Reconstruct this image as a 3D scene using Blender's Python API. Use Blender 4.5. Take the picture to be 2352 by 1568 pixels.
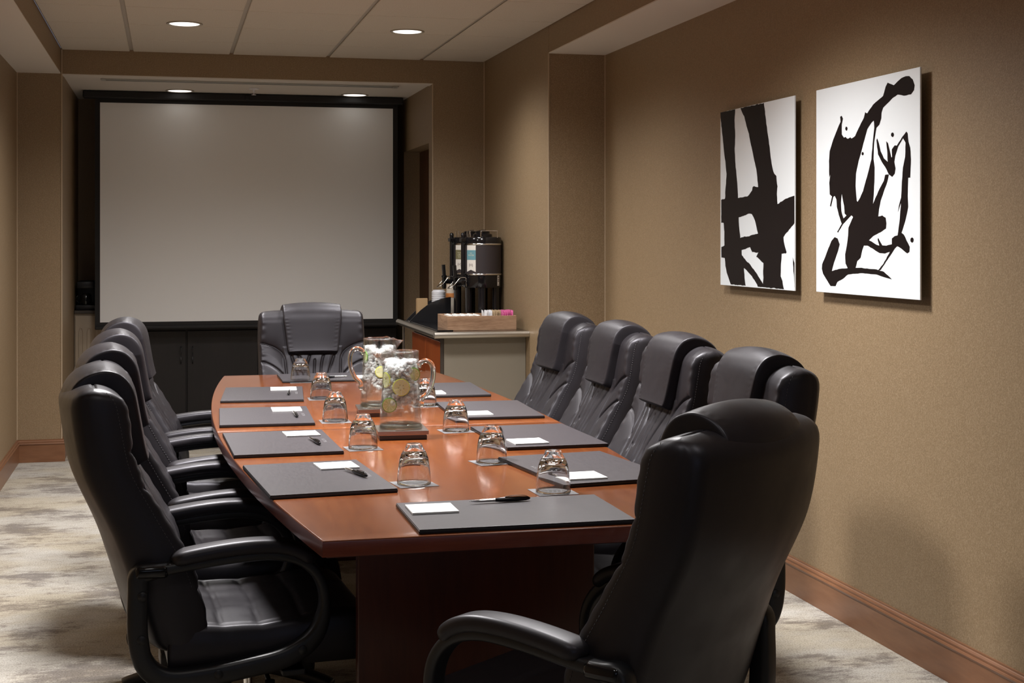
import bpy, bmesh, math, random
from math import sin, cos, pi, radians, sqrt, exp, atan2
from mathutils import Vector, Matrix
from mathutils.geometry import tessellate_polygon

WINDOW_FILL_W = 3
LAMP_COL = (1.0, 0.978, 0.965)
DL_FAR, DL_MID2, DL_MID, DL_NEAR, DL_ALC = 78, 112, 290, 15, 0.3

for o in list(bpy.data.objects):
    bpy.data.objects.remove(o)
COL = bpy.context.scene.collection
SC = bpy.context.scene

# ------------------------------------------------------------------ camera, world, exposure
cam_d = bpy.data.cameras.new('camera')
cam_d.lens = 50.0
cam_d.sensor_width = 36.0
cam_d.shift_y = -0.10026
cam_d.clip_start = 0.05
cam = bpy.data.objects.new('camera', cam_d)
COL.objects.link(cam)
cam.location = (0, 0, 1.37)
cam.rotation_euler = (radians(90), 0, radians(-13.603))
SC.camera = cam

w = bpy.data.worlds.new('world')
SC.world = w
w.use_nodes = True
w.node_tree.nodes['Background'].inputs[0].default_value = (0.45, 0.6, 1.0, 1)
w.node_tree.nodes['Background'].inputs[1].default_value = 0.35
SC.view_settings.view_transform = 'Standard'
SC.view_settings.look = 'None'
SC.view_settings.gamma = 1
SC.view_settings.exposure = 0.0

# added bluish fill lamp before the unseen window, tilted up to bounce off the ceiling
def area(name, loc, rot, sx, sy, power, col):
    d = bpy.data.lights.new(name, 'AREA')
    d.shape = 'RECTANGLE'; d.size = sx; d.size_y = sy; d.energy = power; d.color = col
    o = bpy.data.objects.new(name, d); COL.objects.link(o)
    o.location = loc; o.rotation_euler = rot
    return o
area('window_fill', (0.73, -2.1, 1.55), (radians(118), 0, 0), 2.5, 1.2, WINDOW_FILL_W, (0.80, 0.86, 1.0))

# ------------------------------------------------------------------ helpers
def tag(o, label=None, cat=None, group=None, kind=None):
    if label: o['label'] = label
    if cat: o['category'] = cat
    if group: o['group'] = group
    if kind: o['kind'] = kind
    return o

def empty(name, loc=(0, 0, 0), rz=0.0):
    o = bpy.data.objects.new(name, None); COL.objects.link(o)
    o.empty_display_size = 0.05
    o.location = loc; o.rotation_euler = (0, 0, rz)
    return o

def mobj(name, me, mats, parent=None):
    o = bpy.data.objects.new(name, me); COL.objects.link(o)
    if not isinstance(mats, (list, tuple)): mats = [mats]
    if len(me.materials) == 0:
        for m in mats: me.materials.append(m)
    if parent: o.parent = parent
    return o

def obj(name, bm, mats, parent=None, smooth=False, auto=None):
    me = bpy.data.meshes.new(name)
    bmesh.ops.recalc_face_normals(bm, faces=bm.faces[:])
    if smooth or auto:
        for f in bm.faces: f.smooth = True
    if auto:
        a = radians(auto)
        for e in bm.edges:
            if len(e.link_faces) == 2 and e.calc_face_angle(0) > a: e.smooth = False
    bm.to_mesh(me); bm.free()
    return mobj(name, me, mats, parent)

def box(bm, x0, x1, y0, y1, z0, z1, bev=0.0, seg=2, mi=0, mat=None):
    n = bmesh.new()
    r = bmesh.ops.create_cube(n, size=1)
    for v in n.verts:
        v.co = Vector(((x0 + x1) / 2 + v.co.x * (x1 - x0), (y0 + y1) / 2 + v.co.y * (y1 - y0), (z0 + z1) / 2 + v.co.z * (z1 - z0)))
    if bev > 0:
        bmesh.ops.bevel(n, geom=n.edges[:], offset=bev, segments=seg, affect='EDGES', profile=0.5)
    if mat is not None:
        for v in n.verts: v.co = mat @ v.co
    join(bm, n, mi)

def join(bm, n, mi=0):
    vm = {}
    for v in n.verts: vm[v] = bm.verts.new(v.co)
    for f in n.faces:
        try:
            g = bm.faces.new([vm[v] for v in f.verts]); g.material_index = mi if mi else f.material_index
        except ValueError: pass
    n.free()

def lathe(bm, prof, cx=0, cy=0, cz=0, n=32, mi=0, closed=False):
    """revolve (r, z) points about the vertical axis"""
    rings = []
    for r, z in prof:
        if r < 1e-6: rings.append([bm.verts.new((cx, cy, cz + z))])
        else: rings.append([bm.verts.new((cx + r * cos(2 * pi * i / n), cy + r * sin(2 * pi * i / n), cz + z)) for i in range(n)])
    pairs = list(zip(rings, rings[1:]))
    if closed: pairs.append((rings[-1], rings[0]))
    for a, b in pairs:
        for i in range(n):
            j = (i + 1) % n
            if len(a) == 1 and len(b) == 1: continue
            if len(a) == 1: f = [a[0], b[j], b[i]]
            elif len(b) == 1: f = [a[i], a[j], b[0]]
            else: f = [a[i], a[j], b[j], b[i]]
            g = bm.faces.new(f); g.material_index = mi

def catmull(pts, sub=6, closed=False):
    pts = [Vector(p) for p in pts]
    n = len(pts); out = []
    rng = n if closed else n - 1
    for i in range(rng):
        p0 = pts[(i - 1) % n] if (closed or i > 0) else pts[0] * 2 - pts[1]
        p1 = pts[i]; p2 = pts[(i + 1) % n]
        p3 = pts[(i + 2) % n] if (closed or i + 2 < n) else pts[-1] * 2 - pts[-2]
        for k in range(sub):
            t = k / sub
            out.append(0.5 * ((2 * p1) + (-p0 + p2) * t + (2 * p0 - 5 * p1 + 4 * p2 - p3) * t * t + (-p0 + 3 * p1 - 3 * p2 + p3) * t ** 3))
    if not closed: out.append(pts[-1])
    return out

def sweep(bm, path, sect, closed=False, up=Vector((0, 0, 1)), scale=None, caps=True, mi=0, side=None):
    """sweep a closed 2D section [(a, b)] (a along side vector, b along normal) along a path"""
    n = len(path); rings = []
    for i, p in enumerate(path):
        if closed: t = path[(i + 1) % n] - path[i - 1]
        else: t = path[min(i + 1, n - 1)] - path[max(i - 1, 0)]
        t.normalize()
        if side is not None: s = Vector(side); s = (s - t * s.dot(t)).normalized()
        else:
            s = t.cross(up)
            if s.length < 1e-4: s = t.cross(Vector((0, 1, 0)))
            s.normalize()
        m = s.cross(t)
        k = scale[i] if scale else 1.0
        ka, kb = (k if isinstance(k, tuple) else (k, k))
        rings.append([bm.verts.new(p + s * a * ka + m * b * kb) for a, b in sect])
    q = len(sect)
    rr = list(zip(rings, rings[1:]))
    if closed: rr.append((rings[-1], rings[0]))
    for A, B in rr:
        for i in range(q):
            j = (i + 1) % q
            f = bm.faces.new([A[i], A[j], B[j], B[i]]); f.material_index = mi
    if caps and not closed:
        for R in (rings[0], rings[-1]):
            f = bm.faces.new(R); f.material_index = mi

def circ(r, n=12): return [(r * cos(2 * pi * i / n), r * sin(2 * pi * i / n)) for i in range(n)]
def rrect(w, h, r, n=4):
    out = []
    for cx, cy, a0 in ((w / 2 - r, h / 2 - r, 0), (-w / 2 + r, h / 2 - r, 90), (-w / 2 + r, -h / 2 + r, 180), (w / 2 - r, -h / 2 + r, 270)):
        for k in range(n + 1):
            a = radians(a0 + 90 * k / n); out.append((cx + r * cos(a), cy + r * sin(a)))
    return out
def tube(bm, pts, r, n=10, sub=5, mi=0):
    sweep(bm, catmull(pts, sub), circ(r, n), mi=mi)

def poly_prism(bm, loops, tr, th, mi=0):
    """flat polygon with holes given in 2D, tr maps (a, b, h) to a 3D point; extruded by th"""
    vs = [[Vector((p[0], p[1], 0)) for p in l] for l in loops]
    tris = tessellate_polygon(vs)
    flat = [p for l in loops for p in l]
    top = [bm.verts.new(tr(p[0], p[1], th)) for p in flat]
    bot = [bm.verts.new(tr(p[0], p[1], 0)) for p in flat]
    for t in tris:
        for arr in (top, bot):
            try: f = bm.faces.new([arr[i] for i in t]); f.material_index = mi
            except ValueError: pass
    k = 0
    for l in loops:
        m = len(l)
        for i in range(m):
            j = (i + 1) % m
            try: f = bm.faces.new([top[k + i], top[k + j], bot[k + j], bot[k + i]]); f.material_index = mi
            except ValueError: pass
        k += m

def text_mesh(s, size, depth=0.0003, spacing=1.0):
    c = bpy.data.curves.new('text', 'FONT'); c.body = s; c.size = size; c.extrude = depth / 2
    c.align_x = 'CENTER'; c.align_y = 'CENTER'; c.space_character = spacing; c.resolution_u = 2
    o = bpy.data.objects.new('text', c); COL.objects.link(o)
    bpy.context.view_layer.update()
    dg = bpy.context.evaluated_depsgraph_get()
    me = bpy.data.meshes.new_from_object(o.evaluated_get(dg))
    bpy.data.objects.remove(o)
    me.materials.clear()
    return me

def copy_tree(o, parent=None):
    c = o.copy(); COL.objects.link(c); c.parent = parent
    for ch in [x for x in bpy.data.objects if x.parent == o and x is not c]:
        copy_tree(ch, c)
    return c

# ------------------------------------------------------------------ materials
def mat(name, base=(0.5, 0.5, 0.5), rough=0.5, metal=0.0, spec=0.5, **kw):
    m = bpy.data.materials.new(name); m.use_nodes = True
    b = m.node_tree.nodes['Principled BSDF']
    b.inputs['Base Color'].default_value = (*base, 1)
    b.inputs['Roughness'].default_value = rough
    b.inputs['Metallic'].default_value = metal
    b.inputs['Specular IOR Level'].default_value = spec
    for k, v in kw.items(): b.inputs[k.replace('_', ' ')].default_value = v
    return m
def N(m, t, **kw):
    n = m.node_tree.nodes.new(t)
    for k, v in kw.items():
        if k in n.inputs: n.inputs[k].default_value = v
        else: setattr(n, k, v)
    return n
def L(m, a, b): m.node_tree.links.new(a, b)
def P(m): return m.node_tree.nodes['Principled BSDF']
def coords(m, scale=(1, 1, 1), kind='Object', rot=(0, 0, 0)):
    t = N(m, 'ShaderNodeTexCoord'); mp = N(m, 'ShaderNodeMapping')
    mp.inputs['Scale'].default_value = scale; mp.inputs['Rotation'].default_value = rot
    L(m, t.outputs[kind], mp.inputs['Vector']); return mp.outputs['Vector']
def ramp(m, fac, stops):
    r = N(m, 'ShaderNodeValToRGB'); e = r.color_ramp.elements
    while len(e) < len(stops): e.new(0.5)
    for i, (p, c) in enumerate(stops): e[i].position = p; e[i].color = (*c, 1)
    L(m, fac, r.inputs['Fac']); return r.outputs['Color']
def noise(m, vec, scale=5, detail=4, rough=0.5, dist=0):
    n = N(m, 'ShaderNodeTexNoise'); n.inputs['Scale'].default_value = scale; n.inputs['Detail'].default_value = detail
    n.inputs['Roughness'].default_value = rough; n.inputs['Distortion'].default_value = dist
    L(m, vec, n.inputs['Vector']); return n.outputs['Fac']
def bump(m, h, strength=0.2, dist=0.001):
    b = N(m, 'ShaderNodeBump'); b.inputs['Strength'].default_value = strength; b.inputs['Distance'].default_value = dist
    L(m, h, b.inputs['Height']); L(m, b.outputs['Normal'], P(m).inputs['Normal'])
def mix(m, fac, a, b, mode='MIX'):
    n = N(m, 'ShaderNodeMix'); n.data_type = 'RGBA'; n.blend_type = mode
    if isinstance(fac, float): n.inputs[0].default_value = fac
    else: L(m, fac, n.inputs[0])
    for k, s in ((6, a), (7, b)):
        if isinstance(s, tuple): n.inputs[k].default_value = (*s, 1)
        else: L(m, s, n.inputs[k])
    return n.outputs[2]

# wall vinyl: brown woven wallcovering with a fine pebbled sparkle
M_WALL = mat('wall_vinyl', (0.26, 0.185, 0.115), 0.5)
v = coords(M_WALL)
f1 = noise(M_WALL, v, 240, 3, 0.6); f2 = noise(M_WALL, coords(M_WALL, (60, 60, 3)), 6, 2)
c = ramp(M_WALL, f1, [(0.32, (0.200, 0.134, 0.070)), (0.5, (0.268, 0.183, 0.099)), (0.68, (0.375, 0.275, 0.170))])
L(M_WALL, mix(M_WALL, 0.35, c, ramp(M_WALL, f2, [(0.3, (0.225, 0.156, 0.090)), (0.7, (0.29, 0.205, 0.123))])), P(M_WALL).inputs['Base Color'])
bump(M_WALL, f1, 0.5, 0.0012)
M_SOFFIT = mat('soffit_paint', (0.68, 0.63, 0.57), 0.7)
M_TILE = mat('ceiling_tile', (0.36, 0.325, 0.275), 0.9)
v = coords(M_TILE); f = noise(M_TILE, v, 220, 2); L(M_TILE, ramp(M_TILE, f, [(0.3, (0.54, 0.49, 0.42)), (0.65, (0.66, 0.60, 0.52))]), P(M_TILE).inputs['Base Color']); bump(M_TILE, f, 0.3, 0.001)
M_TBAR = mat('ceiling_grid', (0.42, 0.38, 0.33), 0.6)
M_BEAD = mat('corner_bead', (0.50, 0.39, 0.27), 0.4)
def wood(name, cols, scale=(1, 1, 1), rough=0.3, ns=3.0, coat=0.0, coatr=0.1, bstr=0.05):
    m = mat(name, cols[1], rough)
    v = coords(m, scale)
    a = noise(m, v, ns, 8, 0.62, 0.6); b = noise(m, v, ns * 9, 4, 0.6)
    c = ramp(m, a, [(0.28, cols[0]), (0.5, cols[1]), (0.72, cols[2])])
    c = mix(m, 0.30, c, ramp(m, b, [(0.35, cols[0]), (0.65, cols[2])]))
    L(m, c, P(m).inputs['Base Color'])
    P(m).inputs['Coat Weight'].default_value = coat; P(m).inputs['Coat Roughness'].default_value = coatr
    bump(m, b, bstr, 0.0004)
    return m
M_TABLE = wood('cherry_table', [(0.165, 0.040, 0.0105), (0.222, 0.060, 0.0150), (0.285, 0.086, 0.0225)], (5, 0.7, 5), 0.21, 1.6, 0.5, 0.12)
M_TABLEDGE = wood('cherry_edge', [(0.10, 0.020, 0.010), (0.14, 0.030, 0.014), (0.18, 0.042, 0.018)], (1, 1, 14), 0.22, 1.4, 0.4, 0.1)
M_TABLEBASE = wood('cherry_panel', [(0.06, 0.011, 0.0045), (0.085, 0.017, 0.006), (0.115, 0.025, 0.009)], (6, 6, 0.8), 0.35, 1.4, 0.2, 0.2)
M_BASEB = wood('walnut_baseboard', [(0.155, 0.062, 0.026), (0.20, 0.085, 0.038), (0.25, 0.115, 0.055)], (0.8, 0.8, 5), 0.38, 1.3, 0.15, 0.2)
M_ORANGE = wood('cherry_cabinet', [(0.34, 0.065, 0.012), (0.44, 0.095, 0.018), (0.52, 0.13, 0.03)], (4, 4, 0.7), 0.3, 1.5, 0.4, 0.15)
M_WALNUT = wood('walnut_box', [(0.20, 0.105, 0.055), (0.42, 0.25, 0.15), (0.60, 0.40, 0.26)], (0.7, 0.7, 7), 0.5, 3.2, 0, 0.1)
M_DOOR = wood('door_veneer', [(0.05, 0.018, 0.008), (0.075, 0.028, 0.012), (0.10, 0.04, 0.018)], (5, 5, 0.6), 0.4, 1.4)

# carpet: distressed broadloom tiles, beige, grey and straw
M_CARPET = mat('carpet', (0.5, 0.45, 0.38), 0.95, spec=0.1)
v = coords(M_CARPET, (1.0, 1.6, 1))
a = noise(M_CARPET, v, 2.6, 5, 0.62); b = noise(M_CARPET, coords(M_CARPET, (1.2, 3.0, 1)), 9.0, 8, 0.88)
d = noise(M_CARPET, coords(M_CARPET, (0.8, 1.2, 1)), 2.0, 4, 0.6); g = noise(M_CARPET, coords(M_CARPET, (1, 1.4, 1)), 170, 3, 0.7)
mx = N(M_CARPET, 'ShaderNodeMath', operation='MULTIPLY_ADD'); L(M_CARPET, a, mx.inputs[0]); mx.inputs[1].default_value = 0.52
sc_ = N(M_CARPET, 'ShaderNodeMath', operation='MULTIPLY'); L(M_CARPET, b, sc_.inputs[0]); sc_.inputs[1].default_value = 0.48; L(M_CARPET, sc_.outputs[0], mx.inputs[2])
c = ramp(M_CARPET, mx.outputs[0], [(0.425, (0.25, 0.225, 0.205)), (0.462, (0.35, 0.32, 0.285)), (0.492, (0.49, 0.46, 0.41)), (0.60, (0.58, 0.555, 0.505))])
c = mix(M_CARPET, 0.8, c, ramp(M_CARPET, d, [(0.42, (1.0, 1.0, 1.0)), (0.58, (0.95, 0.89, 0.77))]), 'MULTIPLY')
gm = ramp(M_CARPET, g, [(0.38, (0.50, 0.48, 0.46)), (0.54, (1.0, 1.0, 1.0))])
c = mix(M_CARPET, 0.8, c, gm, 'MULTIPLY')
L(M_CARPET, c, P(M_CARPET).inputs['Base Color']); bump(M_CARPET, g, 0.7, 0.003)

M_LEATHER = mat('black_leather', (0.0175, 0.0152, 0.0172), 0.44, spec=0.45)
P(M_LEATHER).inputs['Specular Tint'].default_value = (0.93, 0.91, 1.0, 1)
v = coords(M_LEATHER); n1 = noise(M_LEATHER, v, 420, 2, 0.5); n2 = noise(M_LEATHER, v, 14, 3, 0.5)
rr = ramp(M_LEATHER, n2, [(0.3, (0.38, 0.38, 0.38)), (0.7, (0.47, 0.47, 0.47))]); L(M_LEATHER, rr, P(M_LEATHER).inputs['Roughness'])
bump(M_LEATHER, n1, 0.12, 0.0006)
M_STITCH = mat('stitch_thread', (0.10, 0.095, 0.10), 0.6)
M_PLASTIC = mat('black_plastic', (0.012, 0.012, 0.014), 0.42)
M_GLOSSBLK = mat('gloss_black', (0.008, 0.008, 0.009), 0.12)
M_CHROME = mat('chrome', (0.82, 0.80, 0.77), 0.14, 1.0)
M_BRUSH = mat('brushed_nickel', (0.56, 0.52, 0.46), 0.33, 1.0)
f = noise(M_BRUSH, coords(M_BRUSH, (1, 1, 60)), 30, 3); bump(M_BRUSH, f, 0.06, 0.0005)
M_PAD = mat('desk_pad_leatherette', (0.040, 0.034, 0.040), 0.36)
v = coords(M_PAD, (3.0, 22, 1)); f = noise(M_PAD, v, 9, 6, 0.7); g = noise(M_PAD, coords(M_PAD), 500, 2)
L(M_PAD, ramp(M_PAD, f, [(0.3, (0.040, 0.034, 0.040)), (0.7, (0.054, 0.047, 0.053))]), P(M_PAD).inputs['Base Color'])
L(M_PAD, ramp(M_PAD, f, [(0.3, (0.36, 0.36, 0.36)), (0.7, (0.41, 0.41, 0.41))]), P(M_PAD).inputs['Roughness']); bump(M_PAD, g, 0.15, 0.0004)
M_PADEDGE = mat('desk_pad_edge', (0.009, 0.008, 0.009), 0.35)
M_PAPER = mat('white_paper', (0.86, 0.86, 0.84), 0.7)
M_PAPERLINE = mat('grey_print', (0.36, 0.36, 0.38), 0.6)
M_COASTER = mat('paper_coaster', (0.155, 0.150, 0.155), 0.6)
M_COASTPRINT = mat('coaster_print', (0.25, 0.25, 0.26), 0.6)
M_SILVER = mat('silver_foil', (0.40, 0.39, 0.40), 0.35, 0.4)
M_GLASS = mat('clear_glass', (1, 1, 1), 0.0, spec=0.5, Transmission_Weight=1.0, IOR=1.47)
M_PGLASS = mat('pitcher_glass', (0.97, 1.0, 0.985), 0.0, spec=0.5, Transmission_Weight=1.0, IOR=1.47)
M_WATER = mat('water', (0.97, 1.0, 0.99), 0.0, spec=0.5, Transmission_Weight=1.0, IOR=1.33)
def thin(name, tint, ior, rough=0.0, k=1.0):
    m = bpy.data.materials.new(name); m.use_nodes = True; nt = m.node_tree
    for n_ in list(nt.nodes): nt.nodes.remove(n_)
    o = N(m, 'ShaderNodeOutputMaterial'); tr = N(m, 'ShaderNodeBsdfTransparent'); gl = N(m, 'ShaderNodeBsdfGlossy'); lw = N(m, 'ShaderNodeLayerWeight'); mx = N(m, 'ShaderNodeMixShader')
    f0 = ((ior - 1) / (ior + 1)) ** 2; pw = N(m, 'ShaderNodeMath', operation='POWER'); pw.inputs[1].default_value = 4.5
    fr = N(m, 'ShaderNodeMath', operation='MULTIPLY_ADD'); fr.inputs[1].default_value = (1 - f0) * k; fr.inputs[2].default_value = f0
    L(m, lw.outputs['Facing'], pw.inputs[0]); L(m, pw.outputs[0], fr.inputs[0]); lw.inputs['Blend'].default_value = 0.5
    tr.inputs[0].default_value = (*tint, 1); gl.inputs['Roughness'].default_value = rough
    L(m, fr.outputs[0], mx.inputs[0]); L(m, tr.outputs[0], mx.inputs[1]); L(m, gl.outputs[0], mx.inputs[2]); L(m, mx.outputs[0], o.inputs[0]); return m
M_THING = thin('pitcher_thin_glass', (0.985, 1.0, 0.992), 1.5)
def halfglass(name, tint, f):
    m = mat(name, tint, 0.0, Transmission_Weight=1.0, IOR=1.47); nt = m.node_tree
    o = [n_ for n_ in nt.nodes if n_.type == 'OUTPUT_MATERIAL'][0]; tr = N(m, 'ShaderNodeBsdfTransparent'); mx = N(m, 'ShaderNodeMixShader'); mx.inputs[0].default_value = f
    tr.inputs[0].default_value = (*tint, 1); L(m, P(m).outputs[0], mx.inputs[1]); L(m, tr.outputs[0], mx.inputs[2]); L(m, mx.outputs[0], o.inputs[0]); return m
M_THING = halfglass('pitcher_body_glass', (0.99, 1.0, 0.995), 0.76)
M_FOOTG = halfglass('pitcher_foot_glass', (0.93, 1.0, 0.96), 0.30)
M_THINW = thin('clear_water', (0.985, 0.99, 0.98), 1.15, k=0.4)
M_ICE = mat('crushed_ice', (0.985, 0.985, 0.99), 0.10, spec=0.7, Transmission_Weight=0.05, IOR=1.31)
_o = [n_ for n_ in M_ICE.node_tree.nodes if n_.type == 'OUTPUT_MATERIAL'][0]; _t = N(M_ICE, 'ShaderNodeBsdfTransparent'); _m = N(M_ICE, 'ShaderNodeMixShader'); _m.inputs[0].default_value = 0.55
L(M_ICE, P(M_ICE).outputs[0], _m.inputs[1]); L(M_ICE, _t.outputs[0], _m.inputs[2]); L(M_ICE, _m.outputs[0], _o.inputs[0])
P(M_ICE).inputs['Subsurface Weight'].default_value = 0.35; P(M_ICE).inputs['Subsurface Radius'].default_value = (1, 1, 1); P(M_ICE).inputs['Subsurface Scale'].default_value = 0.01
M_LIMEFLESH = mat('lime_flesh', (0.66, 0.76, 0.36), 0.3)
M_LEMFLESH = mat('lemon_flesh', (0.84, 0.85, 0.48), 0.3)
M_LIMERIND = mat('lime_rind', (0.16, 0.38, 0.03), 0.35)
M_LEMRIND = mat('lemon_rind', (0.72, 0.74, 0.12), 0.35)
M_PITH = mat('citrus_pith', (0.86, 0.90, 0.66), 0.5)
M_SEED = mat('citrus_seed', (0.30, 0.30, 0.10), 0.5)
M_SCREEN = mat('projection_screen', (0.90, 0.905, 0.90), 0.85, spec=0.2)
M_MASK = mat('screen_mask', (0.010, 0.009, 0.009), 0.7)
M_DARKCAB = wood('espresso_cabinet', [(0.006, 0.005, 0.005), (0.010, 0.008, 0.008), (0.016, 0.012, 0.011)], (5, 5, 0.6), 0.5, 1.4)
M_CREAM = mat('cream_cabinet', (0.42, 0.34, 0.25), 0.5)
M_GREYLAM = mat('grey_laminate', (0.255, 0.225, 0.175), 0.6)
M_DARKTRIM = mat('dark_trim', (0.055, 0.042, 0.032), 0.45)
M_ARTWHITE = mat('art_white', (0.80, 0.84, 0.86), 0.35, spec=0.3)
M_ARTEDGE = mat('glass_edge', (0.80, 0.86, 0.83), 0.15)
M_ARTBLACK = mat('art_black', (0.0090, 0.0060, 0.0060), 0.35, spec=0.2)
M_VENT = mat('vent_aluminium', (0.45, 0.44, 0.40), 0.4, 0.6)
M_VENTDARK = mat('vent_slot', (0.006, 0.006, 0.006), 0.8)
M_WHITEPL = mat('white_plastic', (0.78, 0.78, 0.82), 0.4)
M_KRAFT = mat('kraft_paper', (0.50, 0.33, 0.17), 0.8)
M_CUPPAPER = mat('cup_paper', (0.80, 0.70, 0.58), 0.6)
M_CUPORANGE = mat('cup_orange', (0.75, 0.28, 0.08), 0.6)
M_URN = mat('urn_black', (0.009, 0.008, 0.009), 0.10)
M_URNWRAP = mat('urn_wrap', (0.040, 0.032, 0.034), 0.42)
M_LABEL = mat('label_white', (0.80, 0.76, 0.70), 0.5)
M_OLIVE = mat('label_olive', (0.20, 0.18, 0.095), 0.5)
M_TEAL = mat('label_teal', (0.15, 0.33, 0.38), 0.5)
M_LABINK = mat('label_ink', (0.22, 0.17, 0.15), 0.5)
M_LABPALE = mat('label_pale_ink', (0.62, 0.60, 0.45), 0.5)
M_PACKW = mat('sachet_white', (0.80, 0.80, 0.82), 0.5)
M_PACKT = mat('sachet_tan', (0.58, 0.44, 0.28), 0.6)
M_PACKP = mat('sachet_pink', (0.80, 0.20, 0.46), 0.5)
M_STEELTRAY = mat('bronze_tray', (0.36, 0.30, 0.27), 0.28, 1.0)
M_TRAYDARK = mat('tray_dark', (0.05, 0.035, 0.03), 0.4)
M_ACRYL = mat('smoked_acrylic', (0.02, 0.02, 0.022), 0.08)
M_EMIT = bpy.data.materials.new('lamp_lens'); M_EMIT.use_nodes = True
b = P(M_EMIT); b.inputs['Base Color'].default_value = (1, 1, 1, 1)
b.inputs['Emission Color'].default_value = (1.0, 0.96, 0.90, 1); b.inputs['Emission Strength'].default_value = 1.7
M_LAMPTRIM = mat('lamp_trim', (0.50, 0.46, 0.40), 0.35, 0.3)
# ------------------------------------------------------------------ room
XR, XS, XLS, XL = 2.356, 2.031, -0.641, -0.898      # right wall, right soffit face, left soffit face, left wall
YB, YP, YN = 9.17, 7.54, -2.2                        # far wall, right pilaster face, wall behind the camera
ZC, ZS = 2.545, 2.387
XA0, XA1, YA = -0.634, 1.684, 10.80                  # alcove
T = 0.12
def struct(name, boxes, m, bev=0):
    bm = bmesh.new()
    for b_ in boxes: box(bm, *b_, bev=bev)
    o = obj(name, bm, m); tag(o, kind='structure'); return o
struct('floor', [(XL - T, 3.3, YN - T, YA + T, -0.08, 0)], M_CARPET)
struct('wall_right', [(XR, XR + T, YN, YP, 0, ZC), (XS, XR + T, YP, YB + 0.001, 0, ZC), (XS + 0.001, XR, YN, YP, ZS + 0.006, ZC)], M_WALL)
struct('wall_left', [(XL - T, XL, YN, YB, 0, ZC), (XL, XLS - 0.001, YN, YB, ZS + 0.006, ZC)], M_WALL)
struct('trim_1', [(XS + 0.0012, XR, YN, YP, ZS, ZS + 0.0055)], M_SOFFIT)
struct('trim_2', [(XL, XLS - 0.0012, YN, YB, ZS, ZS + 0.0055)], M_SOFFIT)
# far wall with the alcove opening, the alcove's own walls and lid
DY0, DY1, DZ, DX = 9.306, 10.33, 2.005, 1.80
struct('wall_far', [(XL - T, XA0, YB, YB + T, 0, ZC), (XA1, XR, YB, YB + T, 0, ZC), (XA0, XA1, YB, YB + T, ZS, ZC)], M_WALL)
struct('wall_alcove', [(XA0 - T, XA0, YB + T, YA, 0, ZS), (XA0 - T, DX + 0.3, YA, YA + T, 0, ZS),
                       (XA1, DX + 0.3, YB + T, DY0, 0, ZS), (XA1, DX + 0.3, DY0, DY1, DZ, ZS), (XA1, DX + 0.3, DY1, YA, 0, ZS)], M_WALL)
struct('ceiling_alcove', [(XA0 - T, DX + 0.3, YB + T, YA + T, ZS, ZS + 0.06)], M_SOFFIT).name = 'ceiling_2'
struct('trim_3', [(XA0, XA1, YB + 0.0005, YB + T, ZS - 0.0055, ZS - 0.0005)], M_SOFFIT)
# door in the alcove's side recess
bm = bmesh.new(); box(bm, DX, DX + 0.045, DY0, DY1, 0.005, DZ, 0.002)
door = obj('door_1', bm, M_DOOR); tag(door, kind='structure')
bm = bmesh.new(); box(bm, DX - 0.012, DX, DY0 + 0.07, DY0 + 0.12, 0.98, 1.10, 0.003); tube(bm, [(DX - 0.012, DY0 + 0.095, 1.05), (DX - 0.055, DY0 + 0.095, 1.05), (DX - 0.06, DY0 + 0.12, 1.05), (DX - 0.06, DY0 + 0.21, 1.05)], 0.008)
obj('door_handle', bm, M_BRUSH, door, auto=40)
# unseen wall behind the camera, its wide window put in to admit sky light
WX0, WX1, WZ0, WZ1 = -0.55, 2.0, 0.9, 2.2
struct('wall_back', [(XL - T, WX0, YN - T, YN, 0, ZC), (WX1, XR + T, YN - T, YN, 0, ZC), (WX0, WX1, YN - T, YN, 0, WZ0), (WX0, WX1, YN - T, YN, WZ1, ZC)], M_WALL)
win = struct('window_1', [(WX0, WX1, YN - 0.09, YN - 0.04, WZ0, WZ0 + 0.05), (WX0, WX1, YN - 0.09, YN - 0.04, WZ1 - 0.05, WZ1), (WX0, WX0 + 0.05, YN - 0.09, YN - 0.04, WZ0, WZ1), (WX1 - 0.05, WX1, YN - 0.09, YN - 0.04, WZ0, WZ1), (0.7, 0.75, YN - 0.09, YN - 0.04, WZ0, WZ1)], M_DARKTRIM)
bm = bmesh.new(); box(bm, WX0 + 0.05, WX1 - 0.05, YN - 0.068, YN - 0.062, WZ0 + 0.05, WZ1 - 0.05); obj('pane', bm, M_GLASS, win)

# ceiling: lay-in tiles on a grid, tegular edges dropping below the bars
bm = bmesh.new(); box(bm, XLS, XS, YN, YB, ZC, ZC + 0.05, mi=1)
gx = [-0.83, -0.22, 0.39, 1.0, 1.61, 2.22]
gy = [9.21 - 0.605 * k for k in range(0, 20)]
for i in range(5):
    x0, x1 = max(gx[i] + 0.011, XLS + 0.008), min(gx[i + 1] - 0.011, XS - 0.002)
    for k in range(19):
        y1, y0 = min(gy[k] - 0.004, YB - 0.001), max(gy[k + 1] + 0.004, YN)
        if y1 - y0 < 0.05 or y1 < YN: continue
        box(bm, x0, x1, y0, y1, ZC - 0.009, ZC - 0.0002, 0.003, 1)
ceil = obj('ceiling', bm, [M_TILE, M_TBAR]); tag(ceil, kind='structure')

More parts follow.
